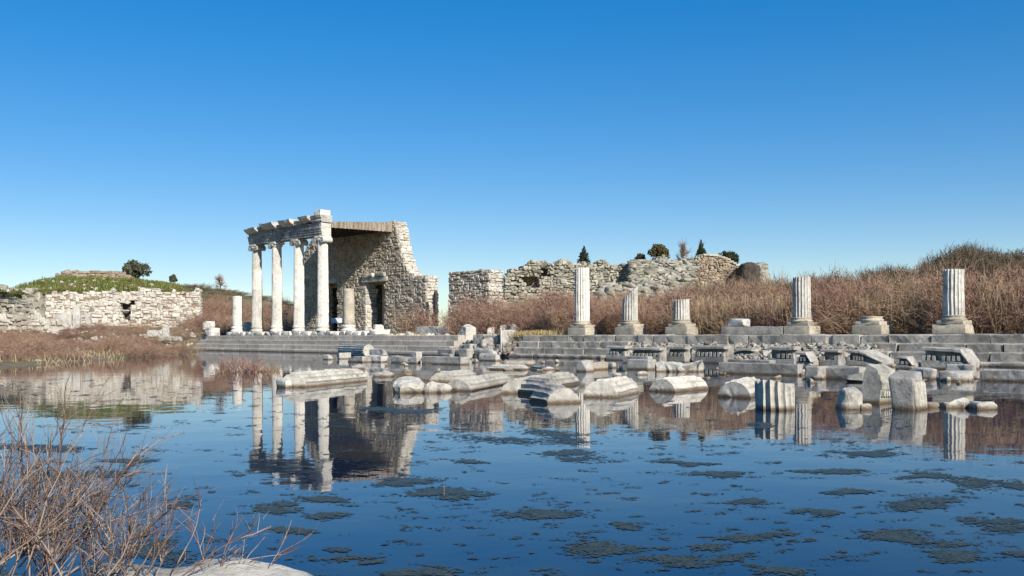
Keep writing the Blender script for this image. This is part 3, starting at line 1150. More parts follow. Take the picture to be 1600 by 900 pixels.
# pile where the smooth steps end
block('stone_slab', 'thin slab overhanging a dark gap at the right end of the smooth steps', 'stone slab', 687, 711, 719, 537, 555, M_GREY, z0=0.42, amp=0.02)
block('stone_block', 'rough grey block under the overhanging slab at the end of the smooth steps', 'stone block', 682, 707, 713, 545, 557, M_GREY, rad=0.09)
block('stone_block', 'low flat grey stone lying behind the right end of the long straight beam', 'stone block', 687, 705, 711, 552, 560, M_GREY, rad=0.1)
block('stone_block', 'pale topped block behind the dark blocks of the pile', 'stone block', 719, 734, 745, 538, 556, M_MARBLE)
block('stone_block', 'dark fronted block with pale sloping end in the middle of the pile', 'stone block', 711, 730, 742, 545, 561, M_GREY, rad=0.08)
block('stone_block', 'humped dark block at the right of the pile, behind the squared one', 'stone block', 738, 770, 778, 545, 561, M_GREY, rad=0.08, amp=0.07)
block('stone_block', 'squared block with tan right end, right end of the pile beside the white pole', 'stone block', 747, 775, 787, 553, 564, M_GREY)
boulder('stone_slab', 'flat sunlit tan slab in the water below the pile', 'stone slab', 784, 836, 563, 571, M_PED, depth=1.1, seed=35, yaw=-8, rad=0.2, amp=0.03)
drum('low fluted drum nearly under water with a yellowish right end', (773, 577), (822, 578), 0.42, -0.27, seed=42, mat=M_DRUM, group='fluted column drums among the blocks')
drum('low fluted drum sliver just right of the yellowish ended drum', (834, 576), (858, 578), 0.42, -0.32, seed=43, mat=M_DRUM, group='fluted column drums among the blocks')
boulder('stone_slab', 'flat pale stone in the water between the left drums', 'stone slab', 580, 612, 583, 589, M_MARBLE, seed=36, rad=0.15, amp=0.05)

def pl_frag(rng):
    while True:
        px = rng.uniform(490, 1560)
        py = rng.uniform(556, 600) if px > 860 else rng.uniform(552, 585)
        if py < np.interp(px, [490, 860, 1560], [556, 566, 584]):
            continue
        x, y = wat(px, py)
        return np.array([x, y, rng.uniform(-0.10, 0.04)])


stuff('stone_fragments', rock_cloud(120, pl_frag, 0.18, 16), M_DRUM, 'small broken marble fragments lying in the shallows between the big blocks', 'rubble')

# -- drums in the water
drum('long fluted drum nearest the left, with a pale grey left end', (456, 605), (556, 595), 0.41, -0.07, seed=51, wear=0.3)
block('stone_block', 'small dark footed block beside the left end of the leftmost drum', 'stone block', 428, 447, 453, 592, 606, M_MARBLE, rad=0.07)
drum('fluted drum lying just behind the leftmost long drum', (508, 590), (564, 589), 0.42, -0.20, seed=52)
boulder('broken_drum', 'smooth rounded broken drum with dark cracks, left of the ragged lump', 'column drum', 611, 660, 591, 614, M_DRUM, seed=53, depth=0.9, rad=0.34, amp=0.10)
boulder('broken_drum', 'ragged pale lump between the cracked drum and the long tilted drum', 'column drum', 657, 700, 597, 614, M_DRUM, seed=54, depth=0.7, rad=0.3, amp=0.16)
drum('fluted drum half hidden behind the ragged lump', (688, 597), (730, 592), 0.40, -0.15, seed=55)
drum('long tilted fluted drum pointing back to the right of the ragged lump', (714, 611), (782, 598), 0.42, -0.17, seed=56, flutes=18)
drum('long pale fluted drum with a round grey end, behind the dark drums', (806, 615), (885, 599), 0.42, -0.12, seed=57, wear=0.2)
drum('dark shadowed fluted drum behind the other dark one', (830, 614), (862, 617), 0.42, -0.10, seed=58, depth=0.13, mat=M_GREY)
drum('dark fluted drum with a sunlit tan right end, nearest of the pair', (848, 626), (882, 630), 0.42, -0.12, seed=59, depth=0.13, mat=M_GREY, wear=0.2)
drum('short fluted drum with a dark grey round left end, right of the dark pair', (937, 621), (974, 613), 0.42, -0.08, seed=60)
drum('broad pale fluted drum with a nearly black left end', (1033, 612), (1089, 607), 0.42, -0.14, seed=61, flutes=16)
drum('short fluted drum with round grey end and notch, left of the standing drum', (1147, 621), (1175, 613), 0.42, -0.10, seed=62)
# the standing drum
X0, Y0 = wat(1212, 639)
V, F = fluted(0.355, 0.35, 0.98, 16, 0.16, rings=14, seed=63, amp=0.014, wear=0.15, top=lambda x, y: -0.05 * np.sign(x) + 0.30 * np.clip(np.abs(x - 0.04) - 0.06, 0, 0.2) - 0.12 * y - 0.1)
me = make_mesh('standing_drum', V, F, False)
o = link('standing_drum', me, M_DRUM, None, loc=(X0, Y0, -0.45), rot=(R(2), R(-3), 0.3))
tag(o, 'fluted drum standing upright in the water, with a notched broken top', 'column drum')
boulder('boulder', 'rounded pale boulder with a dark crack in front of the moulded block', 'boulder', 1318, 1352, 606, 640, M_DRUM, depth=0.45, seed=64, rad=0.36, amp=0.09)
boulder('small_rock', 'low tan stone at the right foot of the cracked boulder', 'rock', 1344, 1364, 630, 640, M_DRUM, seed=65)
boulder('small_rock', 'small pointed stone at the right foot of the fluted corner block', 'rock', 1448, 1472, 629, 637, M_DRUM, seed=66)
boulder('flat_stone', 'flat pale stone with dark shaded left side, right of the big blocks', 'rock', 1481, 1521, 625, 638, M_DRUM, seed=67, depth=0.5, rad=0.12, amp=0.12)
boulder('flat_stone', 'rightmost flat stone, a low oval with a dark wet front', 'rock', 1523, 1561, 628, 640, M_DRUM, seed=68, depth=0.5, rad=0.2, amp=0.08)

# moulded block with little dentils on its sunlit side
cx, cy, L, W, zt = frame_block(1342, 1372, 1398, 580, 631)
t = thing('moulded_block', 'tilted pale block with stepped mouldings and small teeth on its sunlit side', 'stone block', (cx, cy, -0.45), RZ, rot=(R(-3), R(5), RZ))
H = zt + 0.45
hx = L / 2
# profile in x (sunlit side at +x), extruded along y
prof = [(-hx * 1.0, 0), (hx * 0.86, 0), (hx * 0.86, H * 0.66), (hx * 0.98, H * 0.68), (hx * 0.98, H * 0.80), (hx * 0.80, H * 0.84), (hx * 0.66, H * 0.93), (hx * 0.40, H * 0.96), (hx * 0.36, H * 1.02), (-hx * 0.8, H * 1.10), (-hx * 1.1, H * 0.92), (-hx * 1.12, H * 0.5)]
P = np.array(prof)
nseg = 6
ys = np.linspace(-W / 2, W / 2 * 1.05, nseg + 1)
V = np.concatenate([np.column_stack([P[:, 0], np.full(len(P), y), P[:, 1]]) for y in ys])
V = V + 0.025 * vnoise3(V * 2.2, 70)
n_ = len(P)
i = np.arange(n_)
j = (i + 1) % n_
F = []
for k in range(nseg):
    F += np.stack([k * n_ + j, k * n_ + i, (k + 1) * n_ + i, (k + 1) * n_ + j], 1).tolist()
F.append(list(range(n_)))
F.append(list(range(nseg * n_, (nseg + 1) * n_))[::-1])
link('block_body', make_mesh('block_body', V, F), M_DRUM, t)
for k in range(7):
    dm = MB()
    dm.box(-0.03, 0.05, -W / 24, W / 24, -H * 0.045, H * 0.045)
    link('dentil', dm.mesh('dentil'), M_DRUM, t, loc=(hx * 0.90, -W / 2 + W * (k + 0.7) / 7.2, H * 0.60))

# big corner block with reeded right side
cx, cy, L, W, zt = frame_block(1394, 1433, 1451, 586, 641)
t = thing('fluted_block', 'big grey corner block with a pale fluted right side, tallest stone in the water', 'stone block', (cx, cy, -0.45), RZ, rot=(R(2), R(-4), RZ))
V, F = rough_box(L, W, zt + 0.45 + 0.03, r=0.05, amp=0.025, freq=2.5, seed=71, chip=0.12, step=0.12)
V[:, 2] += np.where(V[:, 2] > 0.7, 0.10 * V[:, 1] / W, 0)
link('block_body', make_mesh('block_body', V, F, True), M_GREY, t)
for k in range(4):
    y = -W / 2 + W * (k + 0.7) / 4.2
    V, F = lathe([(0.001, 0), (0.055, 0.01), (0.055, 0.80), (0.04, 0.86), (0.001, 0.88)], 10, seed=k, amp=0.008)
    link('reeding', make_mesh('reeding', V, F, True), M_DRUM, t, loc=(L / 2 - 0.012, y, 0.06))

# ------------------------------------------------------------------ the broken colonnade on the right
def pedestal(t, seed, notch=False, top=True):
    V, F = rough_box(1.40, 1.05, 0.42, r=0.035, amp=0.018, seed=seed, chip=0.22 if notch else 0.06, step=0.3)
    link('plinth', make_mesh('plinth', V, F, True), M_PED, t, loc=(0, 0, 0))
    if top:
        V, F = rough_box(1.14, 0.98, 0.18, r=0.03, amp=0.012, seed=seed + 1, chip=0.05, step=0.3)
        link('base_slab', make_mesh('base_slab', V, F, True), M_PED, t, loc=(0.02, 0, 0.415))
        V, F = lathe([(0.50, 0), (0.54, 0.05), (0.52, 0.10), (0.46, 0.12), (0.45, 0.16), (0.49, 0.19), (0.47, 0.23)], 36, seed)
        link('base_moulding', make_mesh('base_moulding', V, F, True), M_PED, t, loc=(0, 0, 0.585))


rc = [
    (910, 418.7, 'tallest broken fluted column, whole shaft on a stepped plinth, first of the right row', 0.02, 0.0, False),
    (985, 455, 'broken fluted column with a top sheared off to a point on the right', 0.9, 0.35, False),
    (1065, 468, 'short squat fluted column stump with a flat top, third of the right row', 0.06, 0.05, False),
    (1253, 433, 'fluted column stump with a deep shadowed left side, on the long base slab', 0.03, 0.0, False),
    (1490, 421, 'thickest fluted column stump, near the right edge, on a plinth with a broken notch', 0.02, 0.0, True),
]
for i, (px, py, lab, kx, dn, notch) in enumerate(rc):
    a = a_at(px, 0)
    x, y, _ = ab(a, 0)
    t = thing('broken_column', lab, 'column', (x, y, STY - 0.005), RZ, 'broken fluted columns along the right steps')
    pedestal(t, 100 + i * 5, notch)
    H = zat(px, py, y) - STY - 0.80
    L = H + (0.25 if dn > 0.2 else 0)
    c45 = math.sqrt(0.5)
    V, F = fluted(0.435, 0.415, L, 18, 0.13, rings=22, seed=110 + i, amp=0.010, wear=0.35,
                  top=(lambda x, y, kx=kx, dn=dn: kx * (c45 * x + c45 * y) * (1 if dn < 0.2 else 1.0) - dn * (0.9 if dn > 0.2 else 0)))
    me = make_mesh('shaft', V, F, False)
    link('shaft', me, M_MARBLE if i else M_COLUMN, t, loc=(0, 0, 0.805))
# bases without shafts
for i, (px, lab) in enumerate([(1362, 'empty column base of three round steps on a plinth, no shaft on it'),
                               (1640, 'plinth cut off by the right edge of the picture')]):
    x, y, _ = ab(a_at(px, 0), 0)
    t = thing('empty_plinth', lab, 'column base', (x, y, STY - 0.005), RZ, 'empty column bases along the right steps')
    pedestal(t, 140 + i * 5)
a0, a1 = a_at(1126, -0.55), a_at(1222, -0.55)
am = (a0 + a1) / 2
x, y, _ = ab(am, 0.0)
V, F = rough_box(a1 - a0, 1.05, 0.40, r=0.03, amp=0.015, seed=151, chip=0.05)
tag(link('base_slab', make_mesh('base_slab', V, F, True), M_GREY, None, loc=(x, y, STY - 0.005), rz=RZ), 'long low grey slab running left from the shadowed column stump', 'stone slab')
x, y, _ = ab(a_at(1155, 0), 0)
V, F = rough_box(1.0, 0.8, 0.40, r=0.08, amp=0.035, seed=152, chip=0.3)
tag(link('moulding_fragment', make_mesh('moulding_fragment', V, F, True), M_MARBLE, None, loc=(x, y, STY + 0.392), rz=RZ), 'broken white base moulding sitting on the long low slab', 'stone block')

# ------------------------------------------------------------------ the standing Ionic corner
ZB, ZARCH = 1.62, 9.0
ion = [(402, 'leftmost of the four tall Ionic columns'), (433, 'second from left of the four tall Ionic columns'),
       (467.5, 'third from left of the four tall Ionic columns'), (505, 'rightmost of the four tall Ionic columns, under the corner')]
ion_a = [a_at(p, 0) for p, _ in ion]


def ionic_base(t, seed, z=0.0):
    V, F = lathe([(0.58, 0), (0.60, 0.05), (0.58, 0.12), (0.50, 0.15), (0.47, 0.22), (0.50, 0.27), (0.54, 0.31), (0.54, 0.38), (0.49, 0.43), (0.46, 0.46)], 40, seed, 0.012)
    link('base', make_mesh('base', V, F, True), M_COLUMN, t, loc=(0, 0, z))


def scroll(r, ln, turns=1.0):
    """a volute bolster: spiral-rimmed cylinder along y"""
    N_ = 24
    th = np.arange(N_) / N_ * 2 * math.pi
    rings = [(-ln / 2 - 0.02, 0.35), (-ln / 2 + 0.01, 0.55), (-ln / 2 + 0.01, 0.75), (-ln / 2 - 0.02, 0.85), (-ln / 2 - 0.01, 1.0), (-ln / 2 + 0.08, 0.98), (0, 0.72), (ln / 2 - 0.08, 0.98), (ln / 2 + 0.01, 1.0), (ln / 2 + 0.02, 0.85), (ln / 2 - 0.01, 0.75), (ln / 2 - 0.01, 0.55), (ln / 2 + 0.02, 0.35)]
    V = np.concatenate([np.stack([r * k * np.cos(th), np.full(N_, y), r * k * np.sin(th)], 1) for y, k in rings])
    i_ = np.arange(N_)
    j_ = (i_ + 1) % N_
    F = []
    for k in range(len(rings) - 1):
        F += np.stack([k * N_ + j_, k * N_ + i_, (k + 1) * N_ + i_, (k + 1) * N_ + j_], 1).tolist()
    F.append(list(range(N_)))
    F.append(list(range((len(rings) - 1) * N_, len(rings) * N_))[::-1])
    return V, F


for i, ((px, lab), a) in enumerate(zip(ion, ion_a)):
    x, y, _ = ab(a, 0)
    t = thing('ionic_column', lab, 'column', (x, y, ZB), RZ, 'tall Ionic columns carrying the entablature')
    ionic_base(t, 200 + i)
    H = ZARCH - ZB - 0.46 - 0.46
    nd = 3
    zcur = 0.46
    hs_ = [H * f for f in ((0.36, 0.30, 0.34) if i % 2 else (0.48, 0.26, 0.26))]
    for k in range(nd):
        r0 = 0.455 - 0.065 * (zcur - 0.46) / H
        r1 = 0.455 - 0.065 * (zcur - 0.46 + hs_[k]) / H
        V, F = fluted(r0, r1, hs_[k] + 0.002, 24, 0.07, rings=16, seed=210 + i * 4, amp=0.012, wear=0.7, sub=4)
        link('shaft_drum', make_mesh('shaft_drum', V, F, False), M_COLUMN, t, loc=(0, 0, zcur))
        zcur += hs_[k]
    V, F = lathe([(0.39, 0), (0.41, 0.04), (0.47, 0.14), (0.50, 0.22), (0.44, 0.26)], 32, 220 + i)
    cp = link('capital', make_mesh('capital', V, F, True), M_COLUMN, t, loc=(0, 0, zcur))
    V, F = rough_box(1.0, 0.95, 0.20, r=0.04, amp=0.015, seed=230 + i, chip=0.1)
    link('abacus', make_mesh('abacus', V, F, True), M_COLUMN, cp, loc=(0, 0, 0.255))
    for s in (-1, 1):
        if i == 1 and s > 0:
            continue
        V, F = scroll(0.22, 0.86)
        V = V + 0.02 * vnoise3(V * 4 + i, i)
        link('volute', make_mesh('volute', V, F, True), M_MARBLE, cp, loc=(s * 0.50, 0, 0.13))

# stumps beside them
for px, top, lab, sd in [(371, 463, 'broken plain stump left of the four tall Ionic columns', 240), (545, 451, 'tan fluted column stump before the doorway wall, right of the tall columns', 241)]:
    x, y, _ = ab(a_at(px, 0), 0)
    H = zat(px, top, y) - ZB
    t = thing('column_stump', lab, 'column', (x, y, ZB), RZ, 'column stumps beside the tall Ionic columns')
    ionic_base(t, sd)
    V, F = fluted(0.46, 0.42, H - 0.44, 24, 0.055, rings=18, seed=sd, amp=0.02, wear=0.7, sub=4,
                  top=lambda x, y: 0.12 * x - 0.25 * np.clip(x * 0.7 + y * 0.3 - 0.1, 0, 1) - 0.1 * np.abs(y))
    link('shaft', make_mesh('shaft', V, F, True), M_COLUMN if px < 500 else M_PED, t, loc=(0, 0, 0.45))

# entablature
ea0, ea1 = ion_a[0] - 0.62, ion_a[3] + 0.50
eam = (ea0 + ea1) / 2
x, y, _ = ab(eam, 0)
ent = thing('entablature', 'carved marble entablature with ragged cornice on the four Ionic columns', 'entablature', (x, y, ZARCH), RZ)
joints = [ea0, ion_a[1], ion_a[2], ea1]
for k in range(3):
    x0, x1 = joints[k] - eam + 0.006, joints[k + 1] - eam - (0.006 if k < 2 else 0.34)
    prof = [(-0.42, 0), (0.42, 0), (0.42, 0.66), (-0.56, 0.66), (-0.56, 0.60), (-0.49, 0.54), (-0.49, 0.38), (-0.455, 0.37), (-0.455, 0.19), (-0.42, 0.18)]
    V, F = extrude(prof, x0, x1, nseg=10, amp=0.022, seed=250 + k, freq=1.6)
    link('architrave_block', make_mesh('architrave_block', V, F), M_SHADE_MARBLE, ent)
    prof = [(-0.44, 0.66), (0.42, 0.66), (0.42, 1.02), (-0.50, 1.02), (-0.50, 0.96), (-0.44, 0.92)]
    V, F = extrude(prof, x0 + (0.18 if k == 1 else 0), x1, nseg=10, amp=0.035, seed=260 + k, freq=2.0)
    link('frieze_block', make_mesh('frieze_block', V, F), M_SHADE_MARBLE, ent, loc=(0, 0, 0.002))
prof = [(-0.42, 0), (0.42, 0), (0.42, 0.66), (-0.56, 0.66), (-0.56, 0.60), (-0.49, 0.54), (-0.49, 0.38), (-0.455, 0.37), (-0.455, 0.19), (-0.42, 0.18)]
V, F = extrude(prof, ea1 - eam - 0.336, ea1 - eam, nseg=2, amp=0.02, seed=255)
link('corner_architrave', make_mesh('corner_architrave', V, F), M_COLUMN, ent)  # corner pieces in paler marble, sunlight on the end face put into colour
V, F = extrude([(-0.46, 0.66), (0.42, 0.66), (0.42, 1.02), (-0.50, 1.02)], ea1 - eam - 0.336, ea1 - eam + 0.02, nseg=2, amp=0.02, seed=256)
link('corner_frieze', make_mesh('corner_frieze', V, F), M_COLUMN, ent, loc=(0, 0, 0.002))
# cornice blocks: deep overhang, uneven, with gaps the sun comes through
cz = 1.03
specs = [(0.0, 0.16, 0.42, 0.85), (0.165, 0.235, 0.30, 0.62), (0.24, 0.42, 0.46, 0.92), (0.43, 0.485, 0.26, 0.55), (0.50, 0.66, 0.52, 0.95), (0.675, 0.755, 0.34, 0.60), (0.765, 0.885, 0.50, 0.90), (0.89, 1.012, 0.52, 0.62)]
for k, (f0, f1, hh, ov) in enumerate(specs):
    x0, x1 = ea0 + (ea1 - ea0) * f0 - eam, ea0 + (ea1 - ea0) * f1 - eam
    prof = [(-0.50, 0), (0.46, 0), (0.48, hh), (-0.30, hh * 1.04), (-ov - 0.08, hh * 0.98), (-ov - 0.02, hh * 0.62), (-ov + 0.08, hh * 0.45), (-0.62, hh * 0.22)]
    V, F = extrude(prof, x0, x1, nseg=5, amp=0.05, seed=270 + k, freq=1.9)
    o = link('cornice_block', make_mesh('cornice_block', V, F), M_MARBLE, ent, loc=(0, 0, cz + 0.003 * k))
    o.rotation_euler = (0, R([-1.5, 1, 0.5, -2, 1.2, 0, -1, 0][k]), 0)
V, F = rough_box(1.1, 0.95, 0.46, r=0.05, amp=0.03, seed=281, chip=0.1)
link('corner_block', make_mesh('corner_block', V, F, False), M_COLUMN, ent, loc=(ea1 - eam - 0.62, 0.0, cz + 0.535))

# timber roof behind the entablature
bW = 6.5
ra0, ra1 = ion_a[0] + 1.2, ion_a[3] + 0.42
x, y, _ = ab((ra0 + ra1) / 2, 0.5)
roof = thing('timber_roof', 'weathered board canopy between the entablature and the stone wall', 'roof', (x, y, 0), RZ)
rm = (ra0 + ra1) / 2
zf, zb_ = 9.78, 10.08
npl = 44
wpl = (ra1 - ra0) / npl
dm = MB()
dm.add([(-wpl * 0.47, 0, zf), (wpl * 0.47, 0, zf), (wpl * 0.47, bW - 0.3, zb_), (-wpl * 0.47, bW - 0.3, zb_),
        (-wpl * 0.47, 0, zf + 0.05), (wpl * 0.47, 0, zf + 0.05), (wpl * 0.47, bW - 0.3, zb_ + 0.05), (-wpl * 0.47, bW - 0.3, zb_ + 0.05)],
       [(0, 3, 2, 1), (4, 5, 6, 7), (0, 1, 5, 4), (1, 2, 6, 5), (2, 3, 7, 6), (3, 0, 4, 7)])
pm = dm.mesh('roof_board')
for k in range(npl):
    link('roof_board', pm, M_WOOD, roof, loc=(ra0 + (k + 0.5) * wpl - rm, 0, 0.004 * (k % 3)))
dm = MB()
dm.box(ra0 - rm, ra1 - rm, 0, bW - 0.3, 0, 0.02)
V = np.concatenate(dm.V)
V[:, 2] += np.where(V[:, 1] > 1, zb_, zf) + 0.064
link('roof_sheet', make_mesh('roof_sheet', V, np.concatenate(dm.F)), M_POST, roof)
for k in range(5):
    bm_ = MB()
    yb = 0.4 + k * 1.35
    zz = zf + (zb_ - zf) * yb / (bW - 0.3)
    bm_.box(ra0 - rm + 0.1, ra1 - rm - 0.1, yb, yb + 0.14, zz - 0.2, zz - 0.005)
    link('roof_beam', bm_.mesh('roof_beam'), M_POST, roof)
nf = 40
for k in range(nf):
    yb0 = (bW - 0.35) * k / nf
    yb1 = (bW - 0.35) * (k + 1) / nf
    t_ = (k + 0.5) / nf
    bm_ = MB()
    lo = (zf - 0.10) + (zb_ - zf - 0.22) * t_ + 0.015 * math.sin(k * 2.3)
    hi = (zf + 0.36) + (zb_ - zf + 0.14) * t_ + 0.02 * math.sin(k * 1.7)
    bm_.box(0.0, 0.035, yb0 + 0.008, yb1 - 0.008, lo, hi)
    link('fascia_board', bm_.mesh('fascia_board'), M_WOOD, roof, loc=(ra1 - rm + 0.01 + 0.012 * (k % 2), 0, 0))

# the rear wall with its doorways
pts = [(476, 398), (482, 385), (488, 372), (500, 362), (560, 358), (604, 350), (610, 345), (618, 346), (622, 362), (625, 380), (629, 398), (633, 412), (641, 428), (652, 431), (667, 432)]
prof = prof_px(pts, bW)
a_0, a_1 = prof[0][0], prof[-1][0]
x, y, _ = ab(a_0, bW)
wall = thing('stone_wall', 'tall rubble wall with two doorways behind the Ionic columns, broken off in a slope', 'wall', (x, y, 0), RZ)
d1 = (a_at(572, bW) - a_0, a_at(602, bW) - a_0)
d2 = (a_at(503, bW) - a_0, a_at(528, bW) - a_0)
zd = 5.75
rubble_wall(wall, [(p[0] - a_0, p[1]) for p in prof], 1.0, 1.15, holes=[(d1[0], d1[1], 0, zd), (d2[0], d2[1], 0, 5.9)], course=0.21, slen=0.40, seed=301,
            mat=M_RUBBLE, mat_end=M_RUBBLE_B, depthvar=0.03, core_y=-0.035)
for nm, d, top in (('lintel', d1, zd), ('lintel', d2, 5.9)):
    V, F = rough_box(d[1] - d[0] + 0.9, 1.0, 0.42, r=0.04, amp=0.02, seed=310, chip=0.1)
    link(nm, make_mesh(nm, V, F, True), M_MARBLE, wall, loc=((d[0] + d[1]) / 2, 0.30, top - 0.02))
for k, (dx, ln, zz) in enumerate([(-0.75, 1.5, 0.42), (0.9, 1.3, 0.44)]):
    V, F = rough_box(ln, 0.7, 0.32, r=0.06, amp=0.045, seed=312 + k, chip=0.2)
    link('door_hood', make_mesh('door_hood', V, F, True), M_MARBLE, wall, loc=((d1[0] + d1[1]) / 2 + dx, 0.02, zd + zz - 0.02))
for k in range(5):
    V, F = rough_box(0.42, 0.62, 0.86, r=0.04, amp=0.02, seed=315 + k, chip=0.08)
    link('door_jamb', make_mesh('door_jamb', V, F, True), M_MARBLE, wall, loc=(d1[0] - 0.13, 0.22, 1.25 + k * 0.88))
V, F = rough_box(2.6, 1.0, 0.5, r=0.06, amp=0.04, seed=322, chip=0.15)
# low room wall seen dark through the doorways
x, y, _ = ab(a_0 + 1.0, bW + 4.0)
rw = thing('stone_wall', 'shaded inner wall seen through the doorways of the tall wall', 'wall', (x, y, 0), RZ)
rubble_wall(rw, [(0, 5.5), (9.2, 5.5)], 1.0, 0.7, course=0.34, slen=0.7, seed=303, mat=M_RUBBLE, ends=False)
dm = MB()
dm.box(-0.6, 9.9, -2.9, 0.9, 5.55, 6.2)
link('room_ceiling', dm.mesh('room_ceiling'), M_MORTAR, rw)
dm = MB()
dm.box(9.25, 9.9, -2.9, 0.7, 1.0, 5.54)
link('room_side_wall', dm.mesh('room_side_wall'), M_MORTAR, rw)

x, y, _ = ab(a_0 + 0.9, bW + 1.2)
rt = thing('stone_wall', 'shaded return wall at the left end behind the tall doorway wall', 'wall', (x, y, 0), R(45))
rubble_wall(rt, [(0, 8.5), (4.4, 7.0)], 1.0, 0.7, course=0.34, slen=0.7, seed=306, mat=M_RUBBLE, ends=False)

# free standing wall to the right of it
pts = [(702, 426), (704, 424), (740, 421), (757, 419.5), (766, 420)]
prof = prof_px(pts, bW)
a_2 = prof[0][0]
x, y, _ = ab(a_2, bW)
wl2 = thing('stone_wall', 'free standing block of dark rubble wall with a bright ragged right end', 'wall', (x, y, 0), RZ)
rubble_wall(wl2, [(p[0] - a_2, p[1]) for p in prof], 1.0, 1.25, course=0.20, slen=0.38, seed=304, mat=M_RUBBLE, mat_end=M_RUBBLE_B, depthvar=0.05, top_jit=0.12, core_y=-0.03)
# ragged lower foot of its right end
x, y, _ = ab(a_at(767, bW) + 0.05, bW + 0.35)
ft = thing('wall_stub', 'low ragged foot of white rubble at the right end of the free standing wall', 'wall', (x, y, 0), RZ)
rubble_wall(ft, [(0, 5.0), (0.15, 3.6), (0.55, 3.4), (0.7, 2.2)], 1.0, 0.9, course=0.24, slen=0.4, seed=305, mat=M_RUBBLE_B, mat_end=M_RUBBLE_B, depthvar=0.14)

# ------------------------------------------------------------------ the ruined building at the left
YL = 104.0
xl = lambda px: (px - 800) / FPX * YL
rzL = R(9)
orig = (xl(79), YL - 1.0, 0)
bl = thing('ruined_building', 'long pale rubble building with a small arched window under a green mound', 'building', orig, rzL)
Lw = (xl(300) - xl(79)) / math.cos(rzL) * 1.02
ztop = lambda px, py: zat(px, py, YL)
prof = [(0, ztop(79, 459)), (Lw * 0.1, ztop(100, 457)), (Lw * 0.4, ztop(170, 457)), (Lw * 0.55, ztop(200, 453)), (Lw * 0.8, ztop(255, 454)), (Lw, ztop(300, 453))]
hx0 = Lw * (186 - 79) / 221
rubble_wall(bl, prof, 1.2, 1.1, holes=[(hx0, hx0 + 1.0, zat(190, 500, YL), zat(190, 472, YL)), (hx0 + 0.9, hx0 + 1.5, zat(190, 476, YL), zat(190, 470, YL))], course=0.30, slen=0.62, seed=401, mat=M_RUBBLE_B, depthvar=0.08, core_y=-0.01, mortar=M_MORTAR_R,
            front_parts=True, end_parts=True, top_jit=0.12)
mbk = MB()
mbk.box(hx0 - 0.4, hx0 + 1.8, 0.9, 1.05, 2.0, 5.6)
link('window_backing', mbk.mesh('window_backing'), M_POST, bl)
V, F = rough_box(0.9, 0.5, 0.14, r=0.03, amp=0.02, seed=403)
link('window_sill', make_mesh('window_sill', V, F, True), M_MARBLE, bl, loc=(hx0 + 0.4, 0.1, zat(190, 486, YL)))
# its shaded return and the lower walls left of it
o2 = (xl(-30), YL + 1.0, 0)
w3 = thing('stone_wall', 'dark weathered wall set back left of the pale ruined building', 'wall', o2, R(-14))
rubble_wall(w3, [(0, ztop(0, 452)), (3.0, ztop(20, 449)), (4.2, ztop(30, 458)), (7.6, ztop(79, 458))], 1.2, 1.4, course=0.55, slen=0.9, seed=404, mat=M_RUBBLE_D, depthvar=0.25, top_jit=0.5, holes=[(2.6, 3.0, 3.4, 4.6)])
o3 = (xl(-40) * 0.90, YL * 0.90, 0)
w4 = thing('stone_wall', 'low ruined wall of white stones in front of the dark weathered wall', 'wall', o3, R(4))
z4 = lambda px, py: zat(px, py, YL * 0.9)
rubble_wall(w4, [(0, z4(0, 486)), (3.5, z4(20, 489)), (6.0, z4(60, 492)), (7.4, z4(80, 500)), (9.2, z4(110, 512))], 0.6, 1.0, course=0.4, slen=0.75, seed=405, mat=M_RUBBLE_B, depthvar=0.16, top_jit=0.3)
for k, (px, top, bot, wd, lab) in enumerate([(120, 478, 512, 0.7, 'upright white door post slab against the pale building'),
                                             (138, 489, 514, 0.55, 'shorter upright white slab right of the door post slab'),
                                             (101, 490, 514, 1.5, 'pair of pale ashlar blocks left of the door post slab')]):
    Yp = YL * 0.965
    V, F = rough_box(wd, 0.4, zat(px, top, Yp) - 1.3, r=0.05, amp=0.03, seed=410 + k, chip=0.1)
    tag(link('upright_slab', make_mesh('upright_slab', V, F, True), M_MARBLE, None, loc=((px - 800) / FPX * Yp, Yp, 1.3), rz=R(6)), lab, 'stone slab')
# green mound above the wall
nu, nv = 60, 26
U = np.linspace(xl(2), xl(300), nu)
Vv = np.linspace(YL + 0.2, YL + 20, nv)
UU, VV = np.meshgrid(U, Vv)
t_ = (VV - Vv[0]) / (Vv[-1] - Vv[0])
VV = VV + (np.maximum(UU - xl(79), 0) * 0.158 - 0.75) * (1 - t_)
pxs = 800 + UU / VV * FPX
topy = np.interp(pxs, [2, 25, 60, 100, 150, 200, 260, 300], [460, 450, 441, 439, 439, 441, 447, 456])
ztp = CAMZ - (topy - (520.5 - 0.004 * (pxs - 800))) * VV / FPX
rise = np.clip(t_ / 0.45, 0, 1) ** 0.75
basez = 5.9 + 0 * UU
ZZ = basez + (ztp - basez) * rise - 4.0 * np.clip((t_ - 0.6) / 0.4, 0, 1) ** 1.5
ZZ += 0.35 * (vnoise(np.stack([UU.ravel() * 0.6, VV.ravel() * 0.6, UU.ravel() * 0], 1), 8).reshape(UU.shape) - 0.5)
ZZ -= 6.0 * np.clip((pxs - 282) / 20, 0, 1) ** 1.6 * np.clip(t_ * 6, 0, 1)
gi2 = np.arange(nu * nv).reshape(nv, nu)
mF = np.stack([gi2[:-1, :-1], gi2[:-1, 1:], gi2[1:, 1:], gi2[1:, :-1]], 2).reshape(-1, 4)
mV = np.stack([UU, VV, ZZ], 2).reshape(-1, 3)
mnd = link('mound', make_mesh('mound', mV, mF, True), M_EARTH)
tag(mnd, kind='structure')
rng = np.random.default_rng(88)
ng = 26000
fi = rng.integers(0, len(mF), ng)
wts = rng.dirichlet((1, 1, 1, 1), ng)
